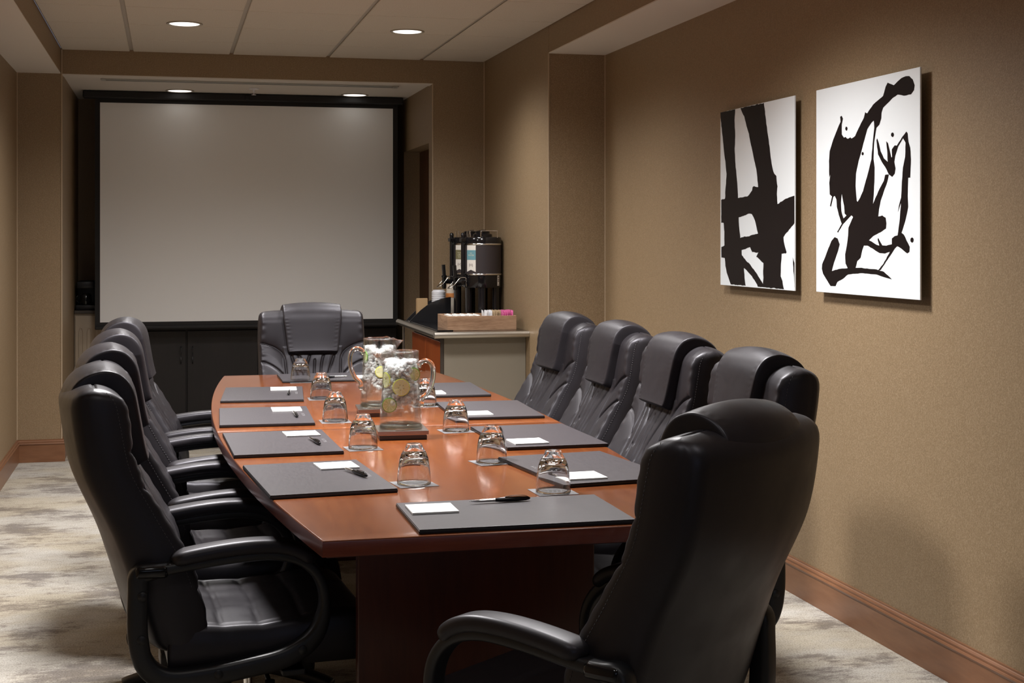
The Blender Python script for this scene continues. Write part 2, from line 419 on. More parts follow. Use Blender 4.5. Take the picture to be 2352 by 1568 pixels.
# baseboards with a moulded cap
def baseboard(name, x0, y0, x1, y1, nx, ny):
    """runs from p0 to p1, profile grows along (nx, ny) into the room"""
    prof = [(0, 0), (0.014, 0), (0.014, 0.104), (0.017, 0.108), (0.019, 0.113), (0.016, 0.118), (0.012, 0.119), (0.0125, 0.126), (0.009, 0.131), (0.006, 0.133), (0.006, 0.138), (0, 0.138)]
    bm = bmesh.new(); R = []
    for (x, y) in ((x0, y0), (x1, y1)):
        R.append([bm.verts.new((x + nx * a, y + ny * a, z + 0.0005)) for a, z in prof])
    k = len(prof)
    for i in range(k): bm.faces.new([R[0][i], R[0][(i + 1) % k], R[1][(i + 1) % k], R[1][i]])
    bm.faces.new(R[0]); bm.faces.new(R[1])
    o = obj(name, bm, M_BASEB); tag(o, kind='structure')
baseboard('baseboard_right', XR, YN, XR, YP, -1, 0)
baseboard('baseboard_left', XL, YN, XL, YB, 1, 0)
baseboard('baseboard_far', XL, YB, XA0 + 0.019, YB, 0, -1)
baseboard('baseboard_pilaster', XS - 0.019, YP, XR, YP, 0, -1)
baseboard('baseboard_return', XS, YP, XS, 7.96, -1, 0)
baseboard('baseboard_alcove', XA0, YB, XA0, 10.28, 1, 0)
# thin corner beads where the wallcovering meets
bm = bmesh.new()
for x, y, z1 in ((XL + 0.001, YB - 0.001, ZS), (XA0 - 0.001, YB - 0.001, ZC - 0.01), (XS - 0.001, YB - 0.001, ZC - 0.01), (XS, YP - 0.001, ZS), (XR - 0.001, YP - 0.001, ZS), (XA1, YB - 0.001, ZS)):
    box(bm, x - 0.003, x + 0.003, y - 0.003, y + 0.001, 0.139, z1)
tag(obj('trim_4', bm, M_BEAD), kind='structure')

# ------------------------------------------------------------------ ceiling downlights
def downlight(x, y, z, label, watts, spot=150, blend=0.9, group='recessed ceiling downlights', r=0.082):
    t = empty('ceiling_downlight', (x, y, z)); tag(t, label, 'ceiling light', group)
    bm = bmesh.new(); lathe(bm, [(r + 0.014, 0.0), (r + 0.015, -0.003), (r + 0.010, -0.006), (r + 0.002, -0.005), (r, 0.0)], n=48, closed=False)
    obj('trim_ring', bm, M_LAMPTRIM, t, smooth=True)
    bm = bmesh.new(); lathe(bm, [(0.0, -0.0045), (r * 0.6, -0.0045), (r * 0.93, -0.003), (r, 0.0005)], n=48)
    obj('lens', bm, M_EMIT, t, smooth=True)
    d = bpy.data.lights.new('downlight_beam', 'SPOT'); d.energy = watts; d.spot_size = radians(spot); d.spot_blend = blend
    d.shadow_soft_size = 0.18; d.color = LAMP_COL
    o = bpy.data.objects.new('downlight_beam', d); COL.objects.link(o); o.parent = t; o.location = (0, 0, -0.075)
    return t
ZT = ZC - 0.0095
downlight(0.088, 7.91, ZT, 'round lit ceiling downlight in the tile ceiling above the far end, the left one', DL_FAR, 155)
downlight(1.308, 7.91, ZT, 'round lit ceiling downlight in the tile ceiling above the far end, the right one', DL_FAR, 155)
for y, wv in ((6.69, DL_MID2), (4.55, DL_MID), (1.84, DL_NEAR)):
    for x, kx, sd in ((0.088, 1.1, 'left'), (1.308, 0.9, 'right')):
        nm_ = {6.69: 'second row from the far wall', 4.55: 'row above the pitchers', 1.84: 'row nearest the window'}[y]
        downlight(x, y, ZT, 'round recessed downlight, ' + sd + ' one of the ' + nm_, wv * kx)
downlight(0.08, 10.02, ZS - 0.001, 'round lit downlight in the alcove lid just above the screen, the left one', DL_ALC, 80, group='downlights in the alcove lid')
downlight(1.282, 10.02, ZS - 0.001, 'round lit downlight in the alcove lid just above the screen, the right one', DL_ALC, 80, group='downlights in the alcove lid')

# slot diffuser and sprinkler in the alcove lid
t = empty('slot_diffuser', (0.54, 9.425, ZS - 0.0005)); tag(t, 'long slim aluminium air slot in the alcove lid in front of the screen', 'air vent')
bm = bmesh.new()
for y0, y1 in ((-0.045, -0.032), (-0.006, 0.004), (0.032, 0.045)): box(bm, -0.93, 0.93, y0, y1, -0.006, 0, 0.001, 1)
for x0, x1 in ((-0.955, -0.925), (0.925, 0.955)): box(bm, x0, x1, -0.045, 0.045, -0.007, 0, 0.001, 1)
obj('frame', bm, M_VENT, t)
bm = bmesh.new(); box(bm, -0.925, 0.925, -0.032, -0.006, -0.0045, -0.0002); box(bm, -0.925, 0.925, 0.004, 0.032, -0.0045, -0.0002)
obj('slot', bm, M_VENTDARK, t)
t = empty('fire_sprinkler', (0.565, 9.76, ZS)); tag(t, 'small white sprinkler head hanging from the alcove lid between the two downlights', 'sprinkler')
bm = bmesh.new(); lathe(bm, [(0, -0.001), (0.035, -0.001), (0.033, -0.006), (0.012, -0.009), (0, -0.009)], n=24); obj('escutcheon', bm, M_WHITEPL, t, auto=40)
bm = bmesh.new(); lathe(bm, [(0, -0.008), (0.006, -0.008), (0.006, -0.03), (0.004, -0.034), (0.004, -0.042), (0.016, -0.043), (0.016, -0.045), (0, -0.045)], n=16); obj('sprinkler_head', bm, M_WHITEPL, t, auto=40)

# ------------------------------------------------------------------ projection screen
YSC = 10.17
t = empty('projection_screen', (0.56, YSC, ZS)); tag(t, 'large pulled-down white projection screen with black borders in the far alcove', 'projection screen')
def loc(o, root):
    o.matrix_parent_inverse = Matrix.Translation(-root.location); return o
bm = bmesh.new(); box(bm, -0.453, 1.577, YSC - 0.002, YSC, 0.795, 2.307); loc(obj('screen_fabric', bm, M_SCREEN, t), t)
bm = bmesh.new()
for b_ in ((-0.487, -0.453, 0.765, 2.335), (1.577, 1.612, 0.765, 2.335), (-0.453, 1.577, 2.307, 2.335), (-0.453, 1.577, 0.765, 0.795)):
    box(bm, b_[0], b_[1], YSC - 0.002, YSC, b_[2], b_[3])
loc(obj('masking_border', bm, M_MASK, t), t)
bm = bmesh.new(); box(bm, -0.487, 1.612, YSC - 0.014, YSC + 0.012, 0.745, 0.768, 0.006, 3); loc(obj('weight_bar', bm, M_MASK, t), t)
bm = bmesh.new(); box(bm, -0.565, 1.645, YSC - 0.05, YSC + 0.05, 2.335, ZS - 0.002, 0.008, 2)
for x in (0.54,): box(bm, x - 0.012, x + 0.012, YSC - 0.068, YSC - 0.048, 2.345, 2.37, 0.002)
loc(obj('housing', bm, M_MASK, t), t)

# ------------------------------------------------------------------ dark cabinet below the screen, cream cabinet at the left
t = empty('low_cabinet', (0.60, 10.55, 0)); tag(t, 'near black low cabinet below the projection screen behind the head chair', 'cabinet')
bm = bmesh.new(); box(bm, -0.975, 1.03, -0.22, 0.24, 0.06, 0.74, 0.003); box(bm, -0.96, 1.02, -0.19, 0.24, 0.0, 0.06); obj('body', bm, M_DARKCAB, t)
for k in range(4):
    x0 = -0.97 + k * 0.5
    bm = bmesh.new(); box(bm, x0 + 0.004, x0 + 0.494, -0.238, -0.2205, 0.07, 0.72, 0.003); dr = obj('door', bm, M_DARKCAB, t)
    bm = bmesh.new(); xh = x0 + (0.46 if k % 2 == 0 else 0.04); tube(bm, [(xh, -0.238, 0.60), (xh, -0.258, 0.60), (xh, -0.258, 0.50), (xh, -0.238, 0.50)], 0.004, sub=3); obj('handle', bm, M_PLASTIC, dr, smooth=True)
bm = bmesh.new(); box(bm, -0.98, 1.035, -0.235, 0.245, 0.74, 0.765, 0.004); obj('cabinet_top', bm, M_DARKCAB, t)
t = empty('cream_cabinet', (-0.52, 10.52, 0)); tag(t, 'narrow cream cabinet with grooved front in the dim left corner of the alcove', 'cabinet')
bm = bmesh.new(); box(bm, -0.112, 0.10, -0.20, 0.25, 0.0, 0.85, 0.003); obj('body', bm, M_CREAM, t)
bm = bmesh.new()
box(bm, -0.105, 0.095, -0.212, -0.2005, 0.05, 0.835, 0.003)
for k in range(3):
    x = -0.066 + k * 0.055; pth = [Vector((x - 0.013, -0.2135, 0.1)), Vector((x - 0.013, -0.2135, 0.72))] + [Vector((x - 0.013 * cos(pi * q / 8), -0.2135, 0.72 + 0.03 * sin(pi * q / 8))) for q in range(1, 8)] + [Vector((x + 0.013, -0.2135, 0.72)), Vector((x + 0.013, -0.2135, 0.1))]
    sweep(bm, pth, circ(0.0035, 6), side=(0, 1, 0))
obj('door', bm, M_CREAM, t, auto=35)
bm = bmesh.new(); box(bm, -0.112, 0.115, -0.222, 0.25, 0.85, 0.872, 0.004); obj('cabinet_top', bm, M_DARKTRIM, t)
t = empty('coffee_maker', (-0.53, 10.47, 0.8725)); tag(t, 'black boxy countertop machine standing in shadow on the cream cabinet', 'coffee maker')
bm = bmesh.new(); box(bm, -0.095, 0.10, -0.12, 0.14, 0.0, 0.035, 0.006); box(bm, -0.09, 0.03, -0.02, 0.14, 0.035, 0.20, 0.01); box(bm, -0.09, 0.03, -0.11, -0.02, 0.15, 0.20, 0.01); obj('body', bm, M_PLASTIC, t, auto=40)
bm = bmesh.new(); box(bm, 0.035, 0.10, -0.10, 0.12, 0.035, 0.26, 0.01); box(bm, 0.032, 0.103, -0.105, 0.125, 0.26, 0.275, 0.006); obj('water_tank', bm, M_GLOSSBLK, t, auto=40)
bm = bmesh.new(); lathe(bm, [(0, 0.036), (0.035, 0.036), (0.042, 0.06), (0.038, 0.10), (0.028, 0.115), (0, 0.115)], -0.03, -0.07, 0, 20); tube(bm, [(-0.062, -0.08, 0.10), (-0.087, -0.09, 0.095), (-0.087, -0.09, 0.06), (-0.065, -0.08, 0.05)], 0.004); obj('carafe', bm, M_GLOSSBLK, t, auto=40)
# ------------------------------------------------------------------ sideboard at the right return wall
ZW = 0.838
t = empty('sideboard', (1.77, 8.6, 0)); tag(t, 'corner refreshment sideboard with brushed metal edge rail, grey end and cherry front', 'sideboard')
def rel(root, bm):
    for v_ in bm.verts: v_.co -= root.location
    return bm
bm = bmesh.new(); box(bm, 1.545, 2.03, 8.065, 9.05, 0.06, 0.80); box(bm, 1.58, 2.03, 8.09, 9.02, 0, 0.06); obj('carcass', rel(t, bm), M_DARKTRIM, t)
bm = bmesh.new(); box(bm, 1.545, 2.029, 8.048, 8.0645, 0.03, 0.798, 0.001); obj('end_panel', rel(t, bm), M_GREYLAM, t)
bm = bmesh.new(); box(bm, 1.525, 1.546, 8.046, 8.066, 0.0, 0.80, 0.003); obj('corner_post', rel(t, bm), M_DARKTRIM, t)
for y0, y1 in ((8.075, 8.56), (8.565, 9.045)):
    bm = bmesh.new(); box(bm, 1.528, 1.5445, y0, y1, 0.07, 0.775, 0.002); dd = obj('door', rel(t, bm), M_ORANGE, t)
    yh = y1 - 0.05 if y0 < 8.3 else y0 + 0.05
    bm = bmesh.new(); tube(bm, [(1.529, yh, 0.55), (1.505, yh, 0.55), (1.505, yh, 0.43), (1.529, yh, 0.43)], 0.005, sub=3); obj('handle', rel(t, bm), M_BRUSH, dd, smooth=True)
bm = bmesh.new(); box(bm, 1.500, 2.03, 7.985, 9.165, 0.80, ZW, 0.002); obj('worktop', rel(t, bm), M_GLOSSBLK, t)
bm = bmesh.new()
sweep(bm, [Vector((1.487, 9.34, 0.82)), Vector((1.487, 7.972, 0.82)), Vector((2.03, 7.972, 0.82))][:2], circ(0.019, 20))
sweep(bm, [Vector((1.4735, 7.972, 0.82)), Vector((2.03, 7.972, 0.82))], circ(0.019, 20))
obj('edge_rail', rel(t, bm), M_BRUSH, t, auto=50)
bm = bmesh.new(); box(bm, 1.49, 1.67, 9.16, 9.335, 0.802, 0.836, 0.002); obj('worktop_return', rel(t, bm), M_GLOSSBLK, t)
bm = bmesh.new(); box(bm, 1.508, 1.522, 9.30, 9.325, 0.0, 0.80, 0.002); obj('leg', rel(t, bm), M_BRUSH, t)

# coffee urns
def urn(x, y, band, words, label):
    t = empty('coffee_urn', (x, y, ZW)); tag(t, label, 'coffee urn')
    R = 0.118
    bm = bmesh.new(); lathe(bm, [(0, 0.0), (0.122, 0.0), (0.125, 0.006), (0.125, 0.016), (0.118, 0.022), (0, 0.022)], n=40); base = obj('stand', bm, M_URN, t, auto=40)
    bm = bmesh.new()
    for a in (15, 75, 135, 195, 255, 315):
        a = radians(a); pth = [Vector((0.098 * cos(a), 0.098 * sin(a), z)) for z in (0.02, 0.235)]
        sweep(bm, pth, rrect(0.030, 0.046, 0.010), side=(cos(a), sin(a), 0))
    obj('stand_columns', bm, M_URN, t, auto=40)
    bm = bmesh.new(); lathe(bm, [(0, 0.23), (R - 0.002, 0.23), (R, 0.234), (R, 0.31), (0, 0.31)], n=48); obj('lower_band', bm, M_URN, t, auto=40)
    for zb in (0.308, 0.494):
        bm = bmesh.new(); lathe(bm, [(R + 0.0015, zb), (R + 0.003, zb + 0.003), (R + 0.003, zb + 0.006), (R + 0.0015, zb + 0.009), (R - 0.003, zb + 0.009), (R - 0.003, zb)], n=48, closed=True); obj('metal_band', bm, M_CHROME, t, auto=40)
    bm = bmesh.new(); lathe(bm, [(0, 0.31), (R - 0.0005, 0.31), (R - 0.0005, 0.50), (0, 0.50)], n=48); obj('body', bm, M_URNWRAP, t, auto=40)
    bm = bmesh.new(); lathe(bm, [(0, 0.50), (R, 0.50), (R, 0.535), (R - 0.004, 0.541), (R - 0.02, 0.544), (0, 0.544)], n=48)
    obj('upper_band', bm, M_URN, t, auto=40)
    bm = bmesh.new(); lathe(bm, [(0, 0.544), (0.062, 0.544), (0.060, 0.560), (0.046, 0.566), (0.044, 0.578), (0.030, 0.583), (0, 0.584)], n=32); box(bm, -0.012, 0.012, -0.055, 0.055, 0.575, 0.588, 0.005); obj('lid', bm, M_URN, t, auto=40)
    for s in (-1, 1):
        c0 = s * 0.058
        bm = bmesh.new(); tube(bm, [(c0 * 0.4 - 0.052, -0.085, 0.535), (c0 * 0.4 - 0.052, -0.087, 0.572), (c0 * 0.4 - 0.044, -0.087, 0.580), (c0 * 0.4 + 0.044, -0.087, 0.580), (c0 * 0.4 + 0.052, -0.087, 0.572), (c0 * 0.4 + 0.052, -0.085, 0.535)], 0.0032, 8, 4) if s == 1 else tube(bm, [(-0.085, -0.045, 0.535), (-0.088, -0.045, 0.572), (-0.088, -0.037, 0.580), (-0.088, 0.037, 0.580), (-0.088, 0.045, 0.572), (-0.085, 0.045, 0.535)], 0.0032, 8, 4)
        obj('bail_handle', bm, M_CHROME, t, smooth=True)
    a = radians(192); ux, uy = cos(a), sin(a)
    def q(r, z, s=0.0): return Vector((ux * r - uy * s, uy * r + ux * s, z))
    bm = bmesh.new(); tube(bm, [q(0.133, 0.25), q(0.133, 0.40), q(0.133, 0.55)], 0.0125, 14, 2)
    sweep(bm, [q(0.10, 0.525), q(0.15, 0.525)], rrect(0.034, 0.022, 0.005)); sweep(bm, [q(0.10, 0.262), q(0.15, 0.262)], rrect(0.03, 0.03, 0.005))
    lathe(bm, [(0, 0.55), (0.014, 0.55), (0.013, 0.563), (0.008, 0.569), (0, 0.57)], q(0.133, 0)[0], q(0.133, 0)[1], 0, 16)
    obj('sight_gauge', bm, M_URN, t, auto=45)
    bm = bmesh.new(); sweep(bm, [q(0.11, 0.262), q(0.185, 0.262)], circ(0.015, 14)); lathe(bm, [(0, 0.215), (0.010, 0.215), (0.013, 0.225), (0.013, 0.285), (0.017, 0.289), (0.017, 0.300), (0, 0.302)], q(0.185, 0)[0], q(0.185, 0)[1], 0, 16)
    sweep(bm, [q(0.185, 0.30), q(0.187, 0.33), q(0.19, 0.368)], rrect(0.026, 0.020, 0.008)); obj('tap', bm, M_GLOSSBLK, t, auto=45)
    for s in (-0.026, 0.026):
        bm = bmesh.new(); tube(bm, [q(0.122, 0.235, s), q(0.122, 0.285, s), q(0.135, 0.292, s), q(0.165, 0.288, s), q(0.205, 0.245, s), q(0.228, 0.228, s * 0.5), q(0.232, 0.226, 0)], 0.0028, 8, 4); obj('drip_guard', bm, M_CHROME, t, smooth=True)
    # printed label, swallow-tailed, wrapped round the body
    def wrap(r): return lambda A, z, h: Vector(((r + h) * cos(radians(A)), (r + h) * sin(radians(A)), z))
    def patch(name, A0, A1, z0, z1, r, m, parent, tail=0, n=10):
        bm = bmesh.new(); f = wrap(r); k = []
        for h in (0, 0.0004):
            top = []; bot = []
            for i in range(n + 1):
                A = A0 + (A1 - A0) * i / n; top.append(bm.verts.new(f(A, z1, h))); bot.append(bm.verts.new(f(A, z0 + tail * (1 - abs(2 * i / n - 1)), h)))
            for i in range(n): bm.faces.new([top[i], top[i + 1], bot[i + 1], bot[i]])
            k.append((top, bot))
        for row in (0, 1):
            for i in range(n): bm.faces.new([k[0][row][i], k[0][row][i + 1], k[1][row][i + 1], k[1][row][i]])
        for i in (0, n): bm.faces.new([k[0][0][i], k[0][1][i], k[1][1][i], k[1][0][i]])
        return obj(name, bm, m, parent)
    lab = patch('label', 204, 237, 0.328, 0.492, R - 0.0003, M_LABEL, t, 0.013)
    patch('colour_band', 204, 237, 0.402, 0.462, R + 0.0002, band, lab)
    def ctext(s, size, Ac, zc, m, r=R + 0.0007, mid=None):
        me = text_mesh(s, size, 0.0002)
        for v_ in me.vertices:
            A = Ac + math.degrees(v_.co.x / R); z = zc + v_.co.y; h = v_.co.z
            v_.co = wrap(r)(A, z, h)
        o = mobj('printed_text', me, m, lab); return o
    ctext(words[0], 0.012, 220.5, 0.444, M_LABPALE); ctext(words[1], 0.0135, 220.5, 0.430, M_LABPALE)
    if len(words) > 2: ctext(words[2], 0.010, 220.5, 0.417, M_LABPALE)
    ctext('(H)', 0.024, 220.5, 0.370, M_LABINK).name = 'emblem'
    st = patch('sticker', 309, 319, 0.242, 0.305, R - 0.0002, M_LABEL, t)
    for z0, z1, a0, a1 in ((0.289, 0.298, 311, 317), (0.276, 0.283, 310.5, 317.5), (0.266, 0.273, 310.5, 317.5), (0.246, 0.249, 311, 317)): patch('print', a0, a1, z0, z1, R + 0.0003, M_LABINK, st, n=3)
    return t
urn(1.905, 8.655, M_TEAL, ('hot', 'WATER'), 'black coffee urn with the blue banded label, the nearer of two on the sideboard')
urn(1.885, 8.912, M_OLIVE, ('house', 'coffee', 'blend'), 'black coffee urn with the olive banded label, behind the blue labelled one')

# black organiser with curved side, cups, lids, napkins
t = empty('condiment_organiser', (1.655, 9.02, ZW)); tag(t, 'black organiser with a curved side panel beside the coffee urns', 'organiser')
arc = [(-0.155, 0.0), (-0.150, 0.012), (-0.12, 0.042), (-0.085, 0.075), (-0.045, 0.105), (0.0, 0.130), (0.05, 0.147), (0.085, 0.155), (0.113, 0.159), (0.113, 0.0)]
bm = bmesh.new()
poly_prism(bm, [arc], lambda a, b_, h: Vector((a, -0.045 + h, b_)), 0.006); obj('side_panel', bm, M_ACRYL, t)
bm = bmesh.new(); poly_prism(bm, [[(min(a_, 0.085), b_) for a_, b_ in arc if a_ < 0.1] + [(0.085, 0.0)][:0] + [(0.085, 0.0)]], lambda a, b_, h: Vector((a, 0.085 + h, b_)), 0.006); obj('side_panel', bm, M_ACRYL, t)
bm = bmesh.new(); box(bm, -0.15, 0.085, -0.0388, 0.0848, 0.0, 0.008); obj('tray', bm, M_ACRYL, t)
bm = bmesh.new(); box(bm, 1.505, 1.60, 8.05, 8.95, ZW, ZW + 0.006, 0.002)
tag(obj('rubber_mat', bm, M_GLOSSBLK), 'narrow glossy black mat along the left edge of the sideboard top', 'mat')
t = empty('cup_lids', (1.702, 9.052, ZW + 0.0085)); tag(t, 'stack of white plastic cup lids next to the kraft napkins', 'stack of lids')
bm = bmesh.new(); prof = [(0, 0)]
for k in range(16): prof += [(0.0435, k * 0.0115), (0.0455, k * 0.0115 + 0.003), (0.0455, k * 0.0115 + 0.006), (0.0435, k * 0.0115 + 0.009)]
prof += [(0.039, 0.187), (0.036, 0.193), (0.033, 0.193), (0.032, 0.189), (0, 0.189)]
lathe(bm, prof, n=32); obj('lid_stack', bm, M_WHITEPL, t, auto=35)
t = empty('napkin_pack', (1.592, 9.055, ZW + 0.0085)); tag(t, 'brown kraft napkins standing upright left of the white lids', 'napkins')
bm = bmesh.new()
for k in range(6): box(bm, -0.034, 0.034, -0.028 + k * 0.009, -0.021 + k * 0.009, 0, 0.138 + 0.004 * sin(k * 2.3), 0.001, 1, mat=Matrix.Rotation(radians(1.2 * sin(k)), 4, 'Z'))
obj('napkins', bm, M_KRAFT, t)
t = empty('paper_cups', (1.800, 9.116, ZW)); tag(t, 'stack of paper cups with an orange band standing behind the coffee urn taps', 'paper cups')
bm = bmesh.new(); lathe(bm, [(0.044, 0), (0.0445, 0.002), (0.042, 0.01), (0.0325, 0.235), (0, 0.235)], n=32); obj('cup', bm, M_CUPPAPER, t, auto=35)
bm = bmesh.new(); lathe(bm, [(0.0374, 0.150), (0.0358, 0.178), (0.0352, 0.178), (0.0368, 0.150)], n=32, closed=True); obj('orange_band', bm, M_CUPORANGE, t, auto=35)

# walnut box with sachets
BX, BY = 1.777, 8.235
t = empty('wooden_box', (BX, BY, ZW + 0.0006)); tag(t, 'open walnut condiment box at the front edge of the sideboard', 'box')
bm = bmesh.new(); hx, hy, hz, th = 0.205, 0.155, 0.083, 0.010
box(bm, -hx, hx, -hy, -hy + th, 0, hz, 0.0008, 1); obj('front_panel', bm, M_WALNUT, t)
bm = bmesh.new(); box(bm, -hx, hx, hy - th, hy, 0, hz, 0.0008, 1); obj('back_panel', bm, M_WALNUT, t)
for s in (-1, 1):
    bm = bmesh.new(); box(bm, s * hx - (th if s > 0 else 0), s * hx + (0 if s > 0 else th), -hy + th, hy - th, 0, hz, 0.0008, 1); obj('side_panel', bm, M_WALNUT, t)
bm = bmesh.new(); box(bm, -hx + th, hx - th, -hy + th, hy - th, 0, 0.008); obj('box_bottom', bm, M_WALNUT, t)
bm = bmesh.new(); box(bm, 0.012, 0.020, -hy + th, hy - th, 0.008, 0.075); obj('divider', bm, M_WALNUT, t)
random.seed(5)
def sachets(n, x0, x1, m, nm, lab, grp, hgt=0.104):
    first = None
    for k in range(n):
        x = x0 + (x1 - x0) * (k + 0.5) / n; row = k % 2
        z = ZW + 0.009; y = BY - 0.10 + 0.05 * row + random.uniform(-0.004, 0.004)
        if first is None:
            bm = bmesh.new(); NX = 6
            rows = []
            for zz, hw, tk in ((0, 0.024, 0.0006), (0.006, 0.024, 0.0008), (0.012, 0.0235, 0.003), (0.045, 0.0232, 0.0042), (hgt - 0.012, 0.0235, 0.003), (hgt - 0.006, 0.024, 0.0008), (hgt, 0.024, 0.0006)):
                rows.append([bm.verts.new((0.6 * tk * 0 + sx * tk * 0.5, hw * sy, zz)) for sx, sy in ((1, -1), (1, 0), (1, 1), (-1, 1), (-1, 0), (-1, -1))])
            for A_, B_ in zip(rows, rows[1:]):
                for i in range(6): bm.faces.new([A_[i], A_[(i + 1) % 6], B_[(i + 1) % 6], B_[i]])
            bm.faces.new(rows[0]); bm.faces.new(rows[-1])
            o = obj(nm, bm, m); first = o
        else:
            o = first.copy(); COL.objects.link(o)
        o.location = (x, y, z); o.rotation_euler = (random.uniform(-0.08, 0.08), random.uniform(-0.10, 0.10), random.uniform(-0.12, 0.12))
        tag(o, lab, 'sachet', grp)
sachets(12, BX + 0.026, BX + 0.078, M_PACKW, 'sugar_sachet', 'white sweetener sachet standing in the walnut box', 'white sachets')
sachets(10, BX + 0.082, BX + 0.128, M_PACKT, 'sugar_sachet', 'tan sugar sachet between the white and pink sachets in the walnut box', 'tan sachets')
sachets(16, BX + 0.131, BX + 0.190, M_PACKP, 'sugar_sachet', 'bright pink sweetener sachet at the right end of the walnut box', 'pink sachets')
bm = bmesh.new()
for k in range(16):
    x = -0.185 + k * 0.0115
    box(bm, x, x + 0.009, -0.115, 0.05, 0.009 + 0.003 * sin(k), 0.086 + 0.003 * sin(k * 1.7), 0.001, 1, mat=Matrix.Translation((BX, BY, ZW)))
tag(obj('creamer_sachets', bm, M_PAPER), 'cream paper packets lying in the left half of the walnut box', 'sachets', kind='stuff')

# ------------------------------------------------------------------ art panels
A1= [[(1, 746), (165, 744), (158, 698), (165, 641), (160, 568), (168, 514), (181, 458), (190, 416), (195, 370), (236, 371), (294, 373), (312, 379), (330, 389), (345, 397), (347, 406), (348, 399), (349, 410), (363, 414), (405, 408), (397, 449), (387, 482), (366, 518), (346, 560), (327, 594), (312, 630), (294, 654), (280, 677), (263, 706), (238, 727), (223, 743), (462, 743), (479, 685), (499, 617), (521, 549), (537, 496), (547, 475), (563, 455), (582, 446), (588, 415), (594, 401), (591, 401), (587, 374), (593, 335), (648, 348), (699, 358), (746, 363), (752, 363), (750, 259), (711, 239), (667, 218), (648, 205), (651, 189), (661, 170), (677, 147), (670, 142), (632, 141), (629, 116), (624, 88), (622, 53), (639, 35), (648, 11), (653, 4), (402, 5), (394, 14), (366, 32), (330, 51), (291, 68), (259, 78), (265, 38), (276, 5), (118, 6), (97, 28), (73, 54), (58, 83), (50, 117), (13, 118), (13, 164), (46, 170), (46, 229), (38, 267), (11, 268), (11, 367), (54, 371), (60, 419), (65, 434), (71, 477), (60, 520), (41, 578), (22, 651), (6, 710)], [(203, 289), (265, 296), (302, 302), (341, 300), (359, 287), (373, 273), (387, 250), (404, 220), (366, 216), (302, 209), (265, 209), (221, 202), (210, 240), (204, 269)], [(234, 152), (273, 156), (323, 165), (334, 154), (345, 145), (380, 143), (408, 145), (387, 126), (422, 115), (442, 106), (458, 102), (455, 71), (458, 43), (453, 18), (415, 42), (373, 67), (323, 94), (280, 109), (236, 131)], [(733, 128), (749, 107), (753, 14), (746, 38)]]
A2= [[(536, 713), (577, 700), (605, 711), (627, 718), (654, 721), (678, 719), (699, 706), (711, 686), (707, 671), (688, 659), (643, 659), (602, 667), (572, 660), (533, 644), (505, 633), (494, 617), (492, 598), (479, 578), (459, 569), (453, 553), (444, 525), (440, 498), (438, 464), (446, 435), (444, 384), (441, 356), (434, 312), (453, 334), (482, 364), (510, 388), (519, 408), (544, 408), (533, 384), (510, 354), (487, 321), (476, 294), (471, 270), (499, 273), (522, 265), (527, 246), (524, 229), (499, 221), (435, 204), (406, 190), (424, 186), (459, 175), (479, 172), (467, 193), (471, 198), (485, 185), (499, 173), (527, 172), (564, 177), (564, 196), (583, 204), (602, 206), (616, 211), (627, 215), (643, 208), (659, 190), (680, 169), (678, 153), (664, 148), (627, 163), (599, 171), (583, 163), (487, 90), (467, 88), (505, 110), (551, 152), (516, 146), (482, 147), (441, 159), (394, 172), (370, 172), (358, 156), (346, 130), (321, 118), (309, 94), (340, 95), (459, 92), (510, 85), (564, 61), (505, 68), (459, 75), (352, 77), (253, 70), (215, 54), (170, 41), (157, 26), (117, 25), (84, 48), (57, 68), (47, 86), (50, 102), (84, 141), (124, 187), (150, 201), (173, 196), (189, 175), (176, 151), (144, 109), (127, 79), (183, 88), (250, 92), (234, 108), (231, 140), (244, 172), (253, 205), (256, 234), (272, 251), (291, 271), (278, 277), (215, 247), (176, 217), (170, 220), (205, 248), (183, 279), (167, 309), (163, 336), (150, 349), (139, 345), (121, 311), (113, 313), (129, 347), (111, 355), (107, 397), (117, 430), (107, 416), (105, 476), (111, 512), (137, 549), (176, 591), (196, 610), (193, 628), (204, 631), (214, 620), (205, 600), (205, 565), (221, 552), (234, 554), (244, 548), (253, 546), (271, 550), (278, 545), (306, 552), (340, 584), (370, 610), (379, 628), (394, 623), (435, 649), (505, 672), (522, 701)], [(441, 595), (426, 590), (394, 569), (373, 533), (352, 497), (331, 464), (312, 421), (309, 378), (318, 326), (325, 323), (343, 337), (364, 359), (400, 420), (424, 465), (432, 515), (444, 571)], [(205, 355), (215, 328), (223, 311), (227, 284), (241, 277), (218, 267), (202, 293), (199, 323)], [(602, 206), (616, 258), (624, 313), (605, 283), (610, 302), (625, 329), (629, 367), (637, 426), (651, 460), (654, 506), (637, 522), (605, 496), (586, 467), (580, 448), (588, 426), (583, 409), (566, 399), (544, 408), (519, 434), (496, 452), (470, 479), (459, 527), (464, 533), (476, 515), (487, 489), (510, 463), (536, 450), (533, 486), (526, 519), (538, 512), (552, 482), (560, 463), (566, 465), (564, 490), (583, 502), (597, 500), (632, 526), (659, 542), (667, 535), (672, 508), (683, 488), (688, 450), (683, 392), (670, 392), (667, 333), (670, 298), (654, 258), (627, 215)], [(249, 582), (247, 578), (243, 575), (238, 576), (234, 579), (232, 583), (234, 587), (238, 590), (243, 589), (247, 586)], [(578, 537), (576, 533), (571, 530), (565, 531), (560, 534), (558, 538), (560, 543), (565, 545), (571, 545), (576, 542)], [(369, 487), (368, 484), (364, 482), (358, 482), (354, 484), (353, 488), (354, 491), (358, 493), (364, 493), (368, 490)], [(705, 191), (703, 186), (698, 183), (692, 183), (686, 186), (684, 191), (686, 196), (692, 199), (698, 199), (703, 196)]]
